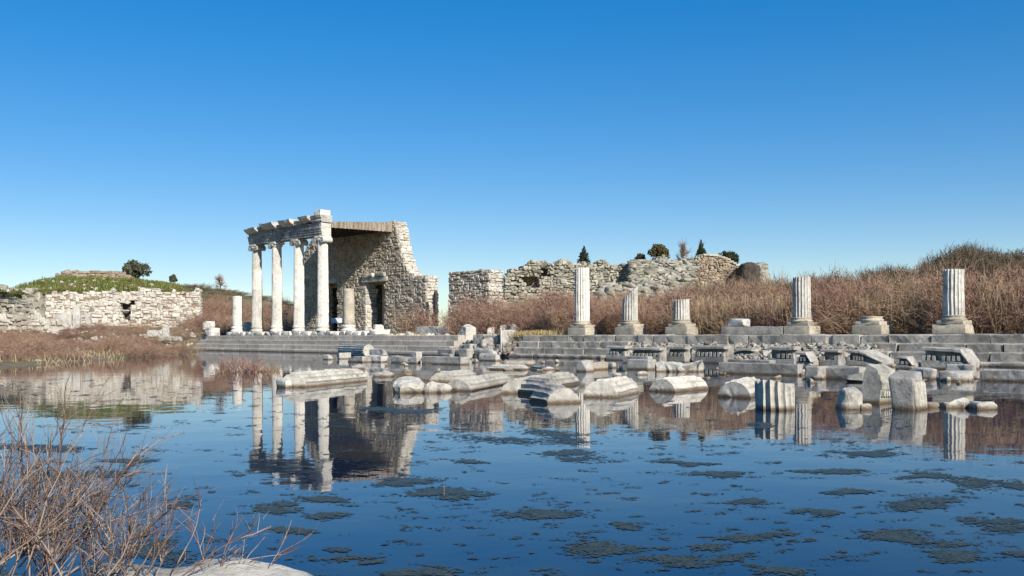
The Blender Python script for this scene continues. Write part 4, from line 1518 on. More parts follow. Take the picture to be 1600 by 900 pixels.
S = (mV[mF[fi]] * wts[:, :, None]).sum(1)
keep = vnoise(S * np.array([0.35, 0.35, 0]) + 3, 4) > 0.22
S = S[keep]
D = np.array([0, 0, 1.0]) + 0.55 * rng.normal(size=S.shape)
D /= np.linalg.norm(D, axis=1, keepdims=True)
P = curve_lines(S - np.array([0, 0, 0.05]), D, rng.uniform(0.25, 0.75, len(S)), 2, 0.2, rng)
stuff('grass', ribbons(P, np.full(len(S), 0.16), np.full(len(S), 0.05), rng), M_GRASS, 'green grass and weeds growing over the mound above the left building', 'grass')


tuft = []
for _k in range(46):
    v_ = mV[rng.integers(0, len(mV))]
    if v_[1] < YL + 11:
        tuft.append((v_[0], v_[1], v_[2] - 0.1, rng.uniform(0.25, 0.5), rng.uniform(0.18, 0.42), rng.uniform(0, 6.28), int(rng.integers(0, 9))))
VT = [dome_shrub(rng, 2.4, 2.2, 700, wt=0.12) for _ in range(3)]
M_TUFT = mat_island('mound_weeds', [(0.09, 0.10, 0.03), (0.16, 0.15, 0.05), (0.24, 0.22, 0.06), (0.07, 0.11, 0.025)])
stuff('mound_weeds', scatter(VT, tuft), M_TUFT, 'taller yellow green weeds standing in the grass of the mound', 'weeds')


def pl_mound(rng):
    k = rng.integers(0, len(mV))
    while not (mV[k, 1] < YL + 8):
        k = rng.integers(0, len(mV))
    return mV[k] + np.array([0, 0, 0.25])


stuff('mound_stones', rock_cloud(90, pl_mound, 0.28, 9), M_RUBBLE_B, 'white stones scattered through the grass of the mound', 'rubble')
# stump of a tower on the mound
tw = thing('ruined_tower', 'low tan broken tower top rising behind the green mound', 'ruin', (xl(86) * 1.12, YL * 1.12, 0), R(3))
Yt = YL * 1.12
rubble_wall(tw, [(0, zat(88, 432, Yt)), (1.0, zat(100, 424, Yt)), (4.5, zat(140, 422, Yt)), (6.9, zat(172, 422, Yt)), (8.6, zat(190, 431, Yt))], 5.5, 2.2, course=0.32, slen=0.6, seed=420, mat=M_BRICK, depthvar=0.14, mortar=M_BRICK, top_jit=0.15)

# ------------------------------------------------------------------ the long ruin on the right
YR = 106.0
xr = lambda px: (px - 800) / FPX * YR
zr = lambda px, py: zat(px, py + 2.5, YR)
pr = [(788, 428), (792, 424), (800, 424), (812, 423), (818, 412), (850, 410), (866, 408), (900, 410), (940, 409), (962, 409), (985, 403), (1005, 405), (1020, 401), (1045, 403), (1062, 405), (1080, 402), (1090, 398)]
rn = thing('ruined_wall', 'long tumbled grey ruin wall with dark hollows behind the reddish thicket', 'wall', (xr(788), YR, 0), R(5))
fx = 1 / math.cos(R(5))
holes = [((xr(846) - xr(788)), (xr(860) - xr(788)), zr(850, 430), zr(850, 416)), ((xr(815) - xr(788)), (xr(838) - xr(788)), zr(820, 446), zr(820, 428)), ((xr(1056) - xr(788)), (xr(1072) - xr(788)), zr(1060, 422), zr(1060, 411)),
         ((xr(800) - xr(788)), (xr(806) - xr(788)), zr(820, 458), zr(820, 436))]
rubble_wall(rn, [((xr(p) - xr(788)) * fx, zr(p, q)) for p, q in pr], 1.6, 2.4, holes=holes, course=0.27, slen=0.55, seed=430, mat=M_RUBBLE_D, depthvar=0.24, top_jit=0.55, end_parts=True, rag_w=0.55)
mbk = MB()
mbk.box(0.5, xr(1088) - xr(788), 1.6, 1.8, 1.6, 8.5)
link('hollow_backing', mbk.mesh('hollow_backing'), M_MORTAR, rn)


def pl_ruin(rng):
    px = rng.uniform(940, 1085)
    t = rng.uniform(0, 1)
    if px < 985 and t < 0.5:
        t = 0.5 + 0.5 * t
    top = np.interp(px, [868, 960, 985, 1045, 1085], [411, 411, 406, 407, 403])
    py = top + (478 - top) * t
    Y = YR + 0.4 - 5.5 * t
    return np.array([(px - 800) / FPX * Y, Y, zat(px, py, Y)])


stuff('collapsed_masonry', rock_cloud(1700, pl_ruin, 0.50, 12, flat=0.42, tilt=0.12, yaw=0.7), M_RUBBLE_D, 'slope of collapsed mossy masonry below the long ruin wall', 'rubble')
# vaulted chamber: a curved tan half-dome of stones with a white rim
vx = xr(1088)
vt = thing('ruined_vault', 'broken tan stone vault with a white curved rim at the right of the long ruin', 'ruin', (vx, YR - 0.5, 0), R(4))
rubble_wall(vt, [(0, zr(1088, 398)), (1.1, zr(1104, 396)), (2.3, zr(1122, 398)), (3.5, zr(1138, 403)), (4.4, zr(1152, 411)), (5.3, zr(1164, 420)), (5.6, zr(1168, 430))], 2.0, 2.0, course=0.21, slen=0.42, seed=440, mat=M_BRICK, mat_end=M_RUBBLE_B, depthvar=0.12, mortar=M_BRICK)
rim = [(0.9, 396), (2.2, 397.5), (3.4, 402.5), (4.3, 410.5), (5.2, 419.5)]
for k in range(14):
    s = k / 13 * 4.3 + 0.9
    py = np.interp(s, [r_[0] for r_ in rim], [r_[1] for r_ in rim])
    V, F = rough_box(0.42, 0.9, 0.22, r=0.05, amp=0.05, seed=450 + k)
    o = link('rim_stone', make_mesh('rim_stone', V, F, True), M_RUBBLE_B, vt, loc=(s, 0.2, zr(1120, py) - 0.10))
boulder('dark_ruin_lump', 'dark rounded lump of masonry right of the broken vault', 'ruin', 1160, 1190, 411, 440, M_POST, Y=YR - 3, depth=2.5, z0=2.0, seed=461, rad=0.45, amp=0.12)
boulder('ruin_lump', 'pale broken masonry lump at the right end of the long ruin', 'ruin', 1178, 1204, 412, 440, M_RUBBLE_D, Y=YR, depth=2.5, z0=2.0, seed=462, rad=0.3, amp=0.25)

# ------------------------------------------------------------------ blocks lying on the platform
def plat_block(name, label, cat, l, m_, r, top, Ybase, mat, z0=1.18, **kw):
    return block(name, label, cat, l, m_, r, top, 0, mat, z0=z0, Y=Ybase, **kw)


Yc = lambda px, b: ab(a_at(px, b), b)[1]
plat_block('stone_slab', 'long pale slab lying in the grass right of the doorway wall', 'stone slab', 656, 690, 694, 510, Yc(690, 2.5), M_MARBLE, minw=1.0)
plat_block('stone_block', 'bright white fragment in front of the long pale slab', 'stone block', 686, 697, 708, 511, Yc(697, 1.2), M_MARBLE, rad=0.12, amp=0.06)
plat_block('stone_block', 'large tilted white slab leaning over the end of the smooth steps', 'stone block', 713, 727, 743, 508, Yc(727, -0.7), M_MARBLE, rad=0.1, amp=0.05, tilt=(0, 14), z0=0.85)
plat_block('stone_block', 'white broken block behind the large tilted slab', 'stone block', 722, 740, 750, 507, Yc(740, 1.8), M_MARBLE, rad=0.12, amp=0.06)
plat_block('column_drum', 'pale round drum end standing in the grass by the white pole', 'column drum', 760, 763, 773, 511, Yc(763, 0.6), M_COLUMN, rad=0.25, amp=0.04)
plat_block('stone_beam', 'long grey fluted beam lying behind the round drum end', 'stone beam', 742, 778, 790, 507, Yc(778, 3.0), M_GREY)
plat_block('stone_block', 'white rounded block just right of the white pole', 'stone block', 778, 781, 792, 508, Yc(781, 1.5), M_COLUMN, rad=0.15, amp=0.05)
plat_block('stone_block', 'white flat topped block at the foot of the free standing wall', 'stone block', 795, 799, 812, 507, Yc(799, 1.5), M_COLUMN, rad=0.06, amp=0.06)
plat_block('stone_beam', 'long grey block under the bright wall end', 'stone beam', 790, 822, 834, 501, Yc(822, 4.0), M_GREY)
plat_block('stone_block', 'grey retaining block between the two flights of steps, left one', 'stone block', 743, 760, 761, 523, Yc(760, -0.75), M_GREY, z0=0.72, minw=0.8)
plat_block('stone_block', 'grey retaining block between the two flights of steps, right one', 'stone block', 761, 783, 784, 524, Yc(783, -0.75), M_GREY, z0=0.70, minw=0.8)
plat_block('stone_block', 'tall white block with a navy shadow beside the white pole', 'stone block', 781, 785, 806, 516, Yc(785, -1.3), M_MARBLE, z0=0.1)
plat_block('stone_block', 'low white block capping the corner of the smooth steps', 'stone block', 577, 583, 610, 515, Yc(583, -0.6), M_COLUMN, z0=1.26)
plat_block('stone_block', 'white block on the low corner block by the doorway', 'stone block', 582, 587, 603, 507, Yc(587, 0.6), M_COLUMN, z0=1.2, rad=0.1)
# course of small squared stones under the tall columns
rng_ = random.Random(5)
aa = a_at(352, -0.6)
kk = 0
while aa < a_at(574, -0.6):
    ln = rng_.uniform(0.75, 1.35)
    V, F = rough_box(ln - 0.10, 1.25, 0.33, r=0.08, amp=0.035, seed=500 + kk, chip=0.25)
    x, y, _ = ab(aa + ln / 2, -0.0 + rng_.uniform(-0.18, 0.05))
    o = link('kerb_stone', make_mesh('kerb_stone', V, F, True), M_COLUMN, None, loc=(x, y, STY - 0.003), rz=RZ + R(rng_.uniform(-4, 4)))
    ords = ['first', 'second', 'third', 'fourth', 'fifth', 'sixth', 'seventh', 'eighth', 'ninth', 'tenth', 'eleventh', 'twelfth', 'thirteenth', 'fourteenth', 'fifteenth', 'sixteenth', 'seventeenth', 'eighteenth', 'nineteenth', 'twentieth', 'twenty first', 'twenty second', 'twenty third', 'twenty fourth']
    tag(o, '%s from left of the white stones under the tall columns' % ords[min(kk, 23)], 'stone block', 'white stones under the tall columns')
    aa += ln
    kk += 1
plat_block('stone_block', 'white stone at the left end of the smooth steps', 'stone block', 318, 330, 345, 512, Yc(330, 1.0), M_COLUMN, rad=0.1)
plat_block('stone_slab', 'flat white table like slab left of the plain stump', 'stone slab', 316, 322, 336, 502, Yc(322, 4.0), M_COLUMN, z0=1.9)
plat_block('stone_block', 'pale lump behind the plain stump', 'stone block', 379, 384, 394, 503, Yc(384, 2.5), M_MARBLE, rad=0.15)
# scattered white stones on the left bank
for k, (px, top, bot, wd, lab) in enumerate([(258, 509, 522, 10, 'squared white block standing on the left bank'), (240, 516, 521, 26, 'low white slab left of the squared block on the bank'),
                                             (322, 505, 510, 10, 'small white stone at the foot of the hill'), (262, 526, 528, 30, 'thin flat slab below the squared white block'),
                                             (55, 562, 567, 16, 'white stone at the water edge on the far left')]):
    Yp = 84 if bot < 530 else 47
    boulder('bank_stone', lab, 'rock', px - wd / 2, px + wd / 2, top, bot, M_MARBLE, Y=Yp, z0=zat(px, bot, Yp) - 0.3, seed=520 + k, rad=0.15)


def pl_bank(rng):
    while True:
        Y = rng.uniform(42, 100)
        px = rng.uniform(-20, 320)
        X = (px - 800) / FPX * Y
        g = gz(X, Y)
        if g > 0.3:
            return np.array([X, Y, g + 0.05])


stuff('bank_rubble', rock_cloud(260, pl_bank, 0.24, 14), M_RUBBLE_B, 'white rubble strewn over the left bank', 'rubble')


def pl_plat(rng):
    a = rng.uniform(-58, -38)
    b = rng.uniform(0.6, 6.0)
    return np.array(ab(a, b, 1.22))


stuff('platform_rubble', rock_cloud(140, pl_plat, 0.30, 15), M_RUBBLE_B, 'small rubble lying in the dry grass between the two ruins', 'rubble')

# ------------------------------------------------------------------ small upright things
# white marker pole
X0, Y0 = wat(783, 557)
t = thing('marker_pole', 'thin white pole standing at the gap between the steps', 'pole', (X0, Y0, -0.4), 0)
V, F = lathe([(0.035, 0), (0.035, 1.95), (0.028, 1.97)], 10, amp=0.002)
link('pole', make_mesh('pole', V, F, True), M_WHITE, t)
V, F = lathe([(0.042, 0), (0.042, 0.08), (0.02, 0.10)], 10, amp=0.001)
link('pole_cap', make_mesh('pole_cap', V, F, True), M_WHITE, t, loc=(0, 0, 1.96))
# information lectern
x, y, _ = ab(a_at(526, 1.2), 1.2)
t = thing('information_sign', 'slanted pale information board on dark legs between column and tan stump', 'sign', (x, y, 1.2), R(-8))
sm = MB()
sm.box(-0.42, 0.42, -0.3, 0.3, -0.02, 0.02)
o = link('board', sm.mesh('board'), M_SIGNPLATE, t, loc=(0, 0, 1.25))
o.rotation_euler = (R(38), 0, R(18))
for s in (-1, 1):
    V, F = lathe([(0.03, 0), (0.03, 1.25)], 8, amp=0.0)
    link('leg', make_mesh('leg', V, F, True), M_IRON, t, loc=(s * 0.25, s * 0.08, 0))
# timber post by the gap
x, y, _ = ab(a_at(681, 6.2), 6.2)
V, F = rough_box(0.22, 0.22, zat(681, 455, y) - 1.1, r=0.02, amp=0.01, seed=530)
tag(link('timber_post', make_mesh('timber_post', V, F, True), M_POST, None, loc=(x, y, 1.1), rz=RZ), 'dark timber post in the gap between the two rubble walls', 'post')

# ------------------------------------------------------------------ vegetation
rng = np.random.default_rng(21)
VAR = [twig_shrub(rng, 3.0, 1.9, 50, 560, wt=0.018, fine=1500) for _ in range(5)]
VARD = [dome_shrub(rng, 3.0, 1.7, 2700, wt=0.022) for _ in range(4)]
VARS = [dome_shrub(rng, 2.6, 2.3, 3200, wt=0.030) for _ in range(4)]
VARG = [twig_shrub(rng, 2.6, 2.4, 40, 620, wt=0.028, lean=0.6, fine=1700) for _ in range(4)]


def spots(n, place, s, sz, seed):
    rg = np.random.default_rng(seed)
    out = []
    for _ in range(n):
        x, y, z, k = place(rg)
        out.append((x, y, z, s * rg.uniform(0.8, 1.25), sz * k * rg.uniform(0.8, 1.15), rg.uniform(0, 6.28), int(rg.integers(0, 99))))
    return out


def pl_thick(rg):
    while True:
        a = rg.uniform(-53, -1)
        b = 2.0 + rg.uniform(0, 1) ** 1.5 * 24
        if b < 9.5 and a < -49.5:
            continue
        x, y, _ = ab(a, b)
        if x > 50:
            continue
        k = 1.12 + 0.06 * sstep(a, -45, -10)
        if b < 3.4:
            k *= 0.72
        return x, y, gz(x, y) - 0.05, k


stuff('thicket', scatter([VAR[0], VARD[0], VAR[1], VARD[1], VARD[2], VAR[2], VARD[3]], spots(310, pl_thick, 1.0, 1.0, 31)), M_TWIG, 'dense reddish brown leafless thicket behind the broken columns', 'thicket')


def pl_scrub(rg):
    px = rg.uniform(1080, 1660)
    Y = rg.uniform(60, 82)
    top = np.interp(px, [1080, 1150, 1250, 1330, 1380, 1420, 1460, 1510, 1545, 1590, 1660], [432, 429, 423, 416, 402, 408, 390, 372, 372, 384, 394]) + rg.uniform(-1, 14)
    x = (px - 800) / FPX * Y
    g = gz(x, Y)
    h = max(1.0, zat(px, top, Y) - g)
    return x, Y, g, h / 2.7


def fill(n, place, s, seed):
    rg = np.random.default_rng(seed)
    out = []
    for _ in range(n):
        x, y, z, k = place(rg)
        out.append((x, y, z, s * rg.uniform(0.8, 1.2), k, rg.uniform(0, 6.28), int(rg.integers(0, 99))))
    return out


stuff('scrub', scatter(VARS, fill(130, pl_scrub, 1.05, 32)), M_TWIG_G, 'dark olive scrub rising behind the thicket on the right', 'scrub')


def pl_hill(rg):
    px = rg.uniform(290, 500)
    Y = rg.uniform(92, 150)
    x = (px - 800) / FPX * Y
    return x, Y, gz(x, Y), rg.uniform(0.35, 1.0)


M_HILL = mat_island('hill_brush', [(0.12, 0.11, 0.05), (0.20, 0.175, 0.09), (0.29, 0.235, 0.135), (0.16, 0.15, 0.065)], patch=(0.27, 0.18, 0.12), pscale=0.09)


def pl_hill2(rg):
    px = rg.uniform(270, 520)
    Y = rg.uniform(110, 182)
    x = (px - 800) / FPX * Y
    return x, Y, gz(x, Y) - 0.2, rg.uniform(0.3, 0.75)


stuff('hill_brush', scatter(VARG, spots(190, pl_hill2, 1.1, 0.6, 35)), M_HILL, 'olive tan low brush on the far hillside left of the tall columns', 'scrub')
stuff('hill_scrub', scatter(VAR, spots(90, pl_hill, 1.0, 0.8, 33)), M_TWIG, 'brown brush covering the slope seen between the tall columns', 'scrub')


def pl_lb(rg):
    while True:
        Y = rg.uniform(44, 97)
        px = rg.uniform(-40, 345)
        x = (px - 800) / FPX * Y
        g = gz(x, Y)
        if -0.05 < g and (Y < 60 or rg.random() < 0.75):
            return x, Y, g - 0.05, (0.32 + 0.28 * rg.random()) * (0.55 if Y < 55 else 1.0) * (1.1 if 140 < px < 240 or px < 60 else 0.75)


stuff('bank_brush', scatter(VAR, spots(85, pl_lb, 0.75, 0.8, 34)), M_TWIG, 'low reddish leafless brush along the left bank', 'brush')


def single_shrub(label, px, pyg, H, Rd, seed, b=None, mat=None, stems=60, tw=420, fine=500, wt=0.026):
    if b is None:
        x, y = wat(px, pyg)
        z = -0.15
    else:
        x, y, _ = ab(a_at(px, b), b)
        z = gz(x, y) - 0.05
    V, F = twig_shrub(np.random.default_rng(seed), H, Rd, stems, tw, wt=wt, fine=fine)
    o = link('tamarisk_shrub', make_mesh('tamarisk_shrub', V, F), mat or M_TWIG, None, loc=(x, y, z))
    return tag(o, label, 'shrub', 'single leafless shrubs')


single_shrub('low reddish shrub growing out of the water left of the leftmost drum', 372, 582, 0.95, 1.7, 61, wt=0.016, stems=110, tw=600, fine=700)
single_shrub('small reddish shrub in the water right beside the low shrub', 420, 580, 0.65, 0.9, 62, wt=0.015)
single_shrub('brown shrub climbing the broken end of the doorway wall', 648, 0, 3.1, 1.5, 63, b=5.0)
single_shrub('brown shrub between the doorway wall and the free standing wall', 692, 0, 2.7, 1.5, 64, b=6.0)
single_shrub('thin brown shrub before the face of the free standing wall', 722, 0, 2.0, 1.4, 65, b=5.0, stems=40, tw=240, fine=200)
single_shrub('bushy brown shrub behind the left of the tall columns', 455, 0, 3.9, 2.6, 67, b=9.0)
# the little reddish bush at the steps' gap
single_shrub('small pinkish bush growing at the foot of the tall white block', 803, 557, 1.15, 0.8, 66, stems=70, tw=500, fine=500, wt=0.02)


def reeds(n, place, h, seed, w0=0.03, lean=0.12):
    rg = np.random.default_rng(seed)
    S = np.array([place(rg) for _ in range(n)])
    D = np.array([0, 0, 1.0]) + lean * rg.normal(size=S.shape)
    D /= np.linalg.norm(D, axis=1, keepdims=True)
    P = curve_lines(S, D, h * rg.uniform(0.5, 1.15, n), 3, 0.10, rg)
    return ribbons(P, np.full(n, w0), np.full(n, w0 * 0.35), rg)


clump = [(-53.0, -47.5, 9.5, 11.5), (-46, -42, 4.0, 8.0), (-36, -34, 2.2, 3.6), (-31.5, -23.5, 1.6, 4.2), (-15.5, -6, 1.6, 5.0), (-21, -18, 2.2, 3.5)]
wgt = np.array([300, 260, 120, 1000, 1200, 200], float)
wgt /= wgt.sum()


def pl_reed(rg):
    a0, a1, b0, b1 = clump[rg.choice(len(clump), p=wgt)]
    x, y, _ = ab(rg.uniform(a0, a1), rg.uniform(b0, b1))
    return (x, y, 1.12)


stuff('dry_reeds', reeds(7500, pl_reed, 2.1, 71, w0=0.030), M_REED, 'tan dry reeds standing in front of the thicket', 'reeds')


def pl_straw(rg):
    if rg.random() < 0.55:
        a, b = rg.normal(a_at(838, -0.4), 0.9), rg.normal(-0.1, 0.45)
    else:
        a, b = rg.uniform(-60, -42), rg.uniform(0.9, 5.5)
    x, y, _ = ab(a, max(b, -1.0))
    return (x, y, 1.16)


stuff('straw_grass', reeds(4500, pl_straw, 0.42, 72, w0=0.03, lean=0.5), M_STRAW, 'yellow dry grass on the platform and over the left end of the rough steps', 'grass')


def pl_lbreed(rg):
    while True:
        Y = rg.uniform(44, 90)
        px = rg.uniform(-20, 330)
        x = (px - 800) / FPX * Y
        g = gz(x, Y)
        if -0.05 < g < 0.9:
            return (x, Y, g - 0.03)


stuff('bank_grass', reeds(2200, pl_lbreed, 0.42, 73, w0=0.03, lean=0.4), M_REED, 'dry tan grass along the water edge of the left bank', 'grass')


# trees on the skyline
def crown_leaves(clumps, n, size, rg, flat=1.0):
    c = np.array([k[:3] for k in clumps], float)
    r = np.array([k[3] for k in clumps], float)
    m = rg.choice(len(c), n, p=r ** 2 / (r ** 2).sum())
    d = rg.normal(size=(n, 3))
    d /= np.linalg.norm(d, axis=1, keepdims=True)
    rad = r[m] * rg.uniform(0.55, 1.08, n)
    C = c[m] + d * rad[:, None] * np.array([1, 1, flat])
    a = rg.normal(size=(n, 3))
    a /= np.linalg.norm(a, axis=1, keepdims=True)
    b = np.cross(a, rg.normal(size=(n, 3)))
    b /= np.linalg.norm(b, axis=1, keepdims=True)
    s = size * rg.uniform(0.6, 1.4, n)[:, None]
    V = np.stack([C - a * s, C - b * s * 0.45, C + a * s, C + b * s * 0.45], 1).reshape(-1, 3)
    F = np.arange(n * 4).reshape(-1, 4)
    return V, F


def tree(name, label, px, py_foot, py_top, w_px, Y, mat, seed, kind='round', foot=None):
    rg = np.random.default_rng(seed)
    x = (px - 800) / FPX * Y
    z0 = zat(px, py_foot, Y) if foot is None else foot
    H = zat(px, py_top, Y) - z0
    Wd = w_px * Y / FPX / 2
    t = thing(name, label, 'tree', (x, Y, z0 - 0.8), 0)
    # trunk and limbs
    K = 5
    P = curve_lines(np.array([[0, 0, 0.0]]), np.array([[0.03, 0, 1.0]]), np.array([0.8 + H * 0.75]), K, 0.05, rg)
    V, F = tubes(P, np.array([0.05 * H + 0.03]), np.array([0.012 * H]), 7)
    Pb = branch_off(P, 14, 0.35, 0.95, (0.25 * H, 0.5 * H), 0.3, 1.1 if kind == 'bare' else 0.6, 4, 0.15, rg)
    V2, F2 = tubes(Pb, np.full(14, 0.018 * H), np.full(14, 0.004 * H), 4)
    link('trunk', make_mesh('trunk', np.concatenate([V, V2]), np.concatenate([F, F2 + len(V)]), True), M_BARK, t)
    if kind == 'bare':
        Pt = branch_off(Pb, 260, 0.2, 1.0, (0.12 * H, 0.35 * H), 0.35, 0.5, 3, 0.2, rg)
        Pu = branch_off(Pt, 500, 0.2, 1.0, (0.08 * H, 0.2 * H), 0.3, 0.5, 2, 0.2, rg)
        Va, Fa = ribbons(Pt, np.full(260, 0.05), np.full(260, 0.02), rg)
        Vb, Fb = ribbons(Pu, np.full(500, 0.03), np.full(500, 0.015), rg)
        link('crown', make_mesh('crown', np.concatenate([Va, Vb]), np.concatenate([Fa, Fb + len(Va)])), M_TWIG, t)
    elif kind == 'cone':
        cl = []
        for k in range(26):
            f = k / 25
            rr = Wd * (1 - f) ** 0.8 * rg.uniform(0.55, 1.3)
            for _ in range(3):
                an = rg.uniform(0, 6.28)
                cl.append((rr * 0.55 * math.cos(an), rr * 0.55 * math.sin(an), 0.8 + H * (0.08 + 0.88 * f), max(0.10 * Wd, rr * 0.5)))
        V, F = crown_leaves(cl, 1500, 0.06 * H, rg)
        link('crown', make_mesh('crown', V, F), mat, t)
    else:
        cl = []
        for k in range(22):
            d = rg.normal(size=3)
            d /= np.linalg.norm(d)
            q = rg.uniform(0.3, 0.78)
            cl.append((d[0] * Wd * q * 1.1, d[1] * Wd * q, 0.8 + H * 0.56 + d[2] * H * 0.42 * q, Wd * rg.uniform(0.14, 0.40)))
        V, F = crown_leaves(cl, 2300, 0.055 * H + 0.03, rg)
        V[:, 2] = np.maximum(V[:, 2], 0.85)
        link('crown', make_mesh('crown', V, F), mat, t)
    return t


tree('olive_tree', 'bushy dark olive tree standing behind the green mound', 212, 446, 405, 48, 128, M_LEAF, 81)
tree('small_tree', 'tiny flat topped tree on the skyline right of the olive tree', 271, 446, 427, 15, 170, M_LEAF, 82)
tree('bare_tree', 'little leafless tree on the skyline left of the tall columns', 345, 452, 430, 24, 168, M_LEAF, 83, 'bare')
tree('cypress_tree', 'small dark cypress above the long ruin, over the tallest broken column', 913, 412, 384, 20, 122, M_LEAF_C, 84, 'cone')
tree('round_tree', 'olive brown round tree on top of the long ruin', 1029, 410, 381, 38, 120, M_LEAF_Y, 85)
tree('small_bush_tree', 'low dark bush left of the olive brown round tree', 1001, 410, 397, 22, 122, M_LEAF, 86)
tree('bare_tree', 'leafless grey tree between the round tree and the pointed cypress', 1064, 410, 378, 44, 124, M_LEAF, 87, 'bare')
tree('cypress_tree', 'pointed dark cypress beside the broken vault', 1096, 402, 374, 15, 120, M_LEAF_C, 88, 'cone')
tree('green_shrub_tree', 'dark green bush behind the rim of the broken vault', 1138, 420, 390, 36, 122, M_LEAF_C, 89)

# ------------------------------------------------------------------ floating algae
rg = np.random.default_rng(91)
mats_ = [(820, 683, 150, 26), (880, 708, 120, 18), (1060, 724, 70, 8), (1125, 741, 60, 10), (850, 806, 120, 20), (940, 855, 110, 26), (1545, 757, 110, 18),
         (1430, 840, 130, 22), (1490, 870, 90, 18), (1250, 890, 100, 20), (700, 770, 110, 16), (425, 795, 70, 16), (280, 790, 50, 18), (640, 895, 90, 10),
         (1165, 785, 60, 14), (1280, 800, 60, 12), (1430, 790, 110, 18), (1560, 820, 90, 20), (1320, 770, 80, 8), (610, 640, 120, 10), (640, 752, 120, 10),
         (505, 780, 60, 10), (735, 722, 60, 8), (530, 810, 70, 16), (560, 870, 90, 14), (100, 745, 160, 26), (260, 860, 130, 26), (1450, 745, 90, 10), (1380, 710, 90, 10), (1590, 865, 60, 10), (1190, 665, 40, 8), (1300, 735, 90, 8),
         (1100, 870, 140, 30), (1180, 840, 120, 16), (470, 830, 60, 10), (990, 820, 60, 10), (60, 700, 120, 14), (200, 720, 120, 10)]
cent, siz = [], []
for (px, py, wx, wy) in mats_:
    for _c in range(int(rg.integers(3, 7))):
        cx_ = px + rg.normal(0, wx * 0.24)
        cy_ = py + rg.normal(0, wy * 0.22)
        n = int(150 * max(0.5, wx / 100))
        X_ = cx_ + rg.normal(0, wx * rg.uniform(0.09, 0.22), n)
        Y_ = cy_ + rg.normal(0, wy * rg.uniform(0.07, 0.18), n) + (X_ - cx_) * rg.normal(0, 0.05)
        for a_, b_ in zip(X_, Y_):
            x, y = wat(a_, max(b_, 600))
            cent.append((x, y))
            siz.append(rg.uniform(0.006, 0.022) * (y / 6.5))
for _ in range(900):                      # thin streaks drifting everywhere
    px, py = rg.uniform(-50, 1650), 592 + 330 * rg.uniform(0, 1) ** 1.25
    m_ = int(rg.integers(2, 26))
    sx_, sl_ = rg.uniform(3, 16), rg.normal(0, 0.06)
    for _k in range(m_):
        dx_ = rg.normal(0, sx_)
        x, y = wat(px + dx_, max(590, py + dx_ * sl_ + rg.normal(0, 0.9)))
        cent.append((x, y))
        siz.append(rg.uniform(0.005, 0.016) * (y / 6.5))
cent, siz = np.array(cent), np.array(siz)
keep = ground_z(cent[:, 0], cent[:, 1]) < -0.02
cent, siz = cent[keep], siz[keep]
n = len(cent)
K = 7
th = np.arange(K) / K * 2 * math.pi
rad = siz[:, None] * rg.uniform(0.45, 1.25, (n, K))
st = rg.uniform(0.8, 2.0, n)[:, None]
ro = rg.normal(0, 0.5, n)[:, None]
lx, ly = rad * np.cos(th) * st, rad * np.sin(th) * 0.75
AX = cent[:, :1] + lx * np.cos(ro) - ly * np.sin(ro)
AY = cent[:, 1:] + lx * np.sin(ro) + ly * np.cos(ro)
AZ = np.repeat(rg.uniform(0.002, 0.005, n)[:, None], K, 1) + rg.uniform(0, 0.001, (n, K))
V = np.stack([AX, AY, AZ], 2).reshape(-1, 3)
F = np.arange(n * K).reshape(-1, K)
stuff('algae', (V, F), M_ALGAE, 'grey green algae mats floating on the still water', 'algae')

# a lone reed stalk out on the water
x, y = wat(693, 774)
P = curve_lines(np.array([[0, 0, -0.2]]), np.array([[0.02, 0, 1.0]]), np.array([0.30]), 4, 0.03, rg)
V, F = tubes(P, np.array([0.0022]), np.array([0.001]), 5)
tag(link('reed_stalk', make_mesh('reed_stalk', V, F, True), M_REED, None, loc=(x, y, 0)), 'single dry reed stalk sticking out of the open water', 'reed')

# ------------------------------------------------------------------ the near bank
V, F = rough_box(0.62, 0.55, 0.55, r=0.09, amp=0.03, freq=3, seed=601, chip=0.06, step=0.06)
tag(link('bank_boulder', make_mesh('bank_boulder', V, F, True), M_DRUM, None, loc=(-2.05, 5.2, -0.44), rot=(0, R(3), R(12))), 'pale rounded stone on the near bank, half under the twigs', 'boulder')
V, F = rough_box(0.80, 0.55, 0.55, r=0.12, amp=0.03, freq=2.5, seed=602, chip=0.08, step=0.06)
tag(link('bank_boulder', make_mesh('bank_boulder', V, F, True), M_DRUM, None, loc=(-1.50, 5.22, -0.44), rot=(R(2), R(4), R(-5))), 'larger smooth pale stone at the bottom edge, right of the twigs', 'boulder')


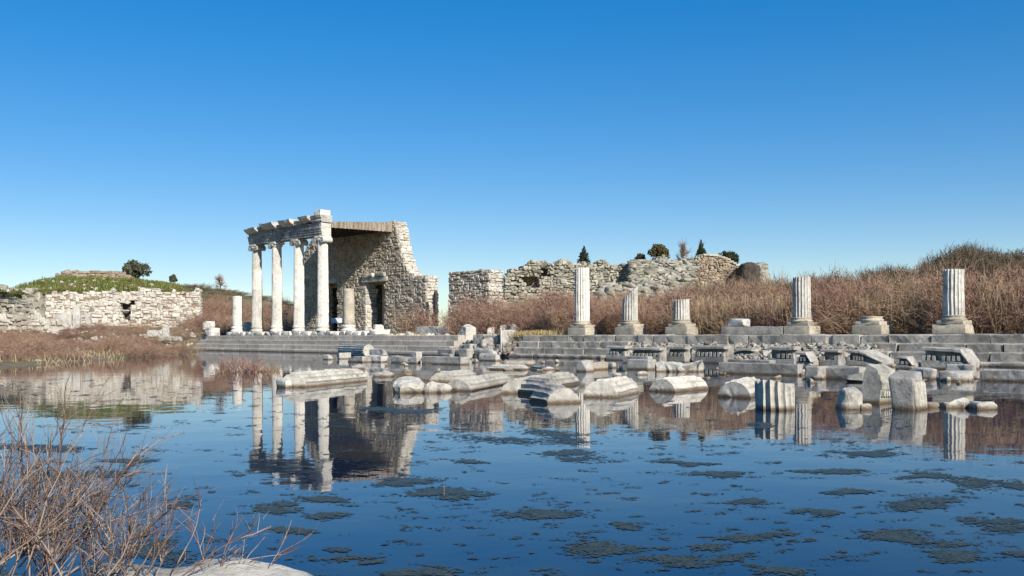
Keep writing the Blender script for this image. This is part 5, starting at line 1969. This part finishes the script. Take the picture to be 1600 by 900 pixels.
def near_shrub(label, bx, by, H, lean, seed, nst=34, twigs=260, fine=520, Rd=0.5):
    rg = np.random.default_rng(seed)
    S = np.stack([bx + rg.normal(0, Rd, nst), by + rg.normal(0, 0.22, nst), np.full(nst, -0.05)], 1) - np.array([bx, by, 0])
    D = np.stack([lean + 0.62 * rg.normal(size=nst), 0.25 * rg.normal(size=nst), np.ones(nst)], 1)
    D /= np.linalg.norm(D, axis=1, keepdims=True)
    P0 = curve_lines(S, D, H * rg.uniform(0.55, 1.2, nst), 8, 0.09, rg)
    P1 = branch_off(P0, twigs, 0.12, 0.98, (0.18 * H, 0.5 * H), 0.22, 0.42, 6, 0.12, rg)
    P2 = branch_off(P1, fine, 0.15, 1.0, (0.08 * H, 0.24 * H), 0.2, 0.42, 4, 0.12, rg)
    t = thing('bare_shrub', label, 'shrub', (bx, by, gz(bx, by)), 0, 'bare shrubs on the near bank')
    V, F = tubes(P0, rg.uniform(0.0028, 0.0062, nst), np.full(nst, 0.0014), 5)
    tag(link('stems', make_mesh('stems', V, F, True), M_TWIG_N, t), kind='stuff')
    Va, Fa = tubes(P1, rg.uniform(0.0022, 0.0038, twigs), np.full(twigs, 0.0012), 4)
    Vb, Fb = tubes(P2, np.full(fine, 0.0016), np.full(fine, 0.0009), 3)
    tag(link('twigs', make_mesh('twigs', Va, Fa, True), M_TWIG_N, t), kind='stuff')
    tag(link('fine_twigs', make_mesh('fine_twigs', Vb, Fb, True), M_TWIG_N, t), kind='stuff')
    return t


near_shrub('tangled leafless reddish shrub filling the lower left corner', -2.9, 4.9, 0.70, 0.30, 611, nst=70, twigs=800, fine=1900, Rd=0.45)
near_shrub('thin leafless shrub leaning right over the near stones', -2.15, 4.95, 0.55, 0.30, 612, nst=22, twigs=170, fine=420, Rd=0.30)
near_shrub('sparse grey twigs at the very left edge, behind the tangled shrub', -3.3, 5.9, 0.95, 0.1, 613, nst=22, twigs=170, fine=330, Rd=0.4)
near_shrub('a few pale bent twigs beside the larger smooth stone', -1.62, 5.05, 0.42, 0.25, 614, nst=7, twigs=40, fine=70, Rd=0.16)
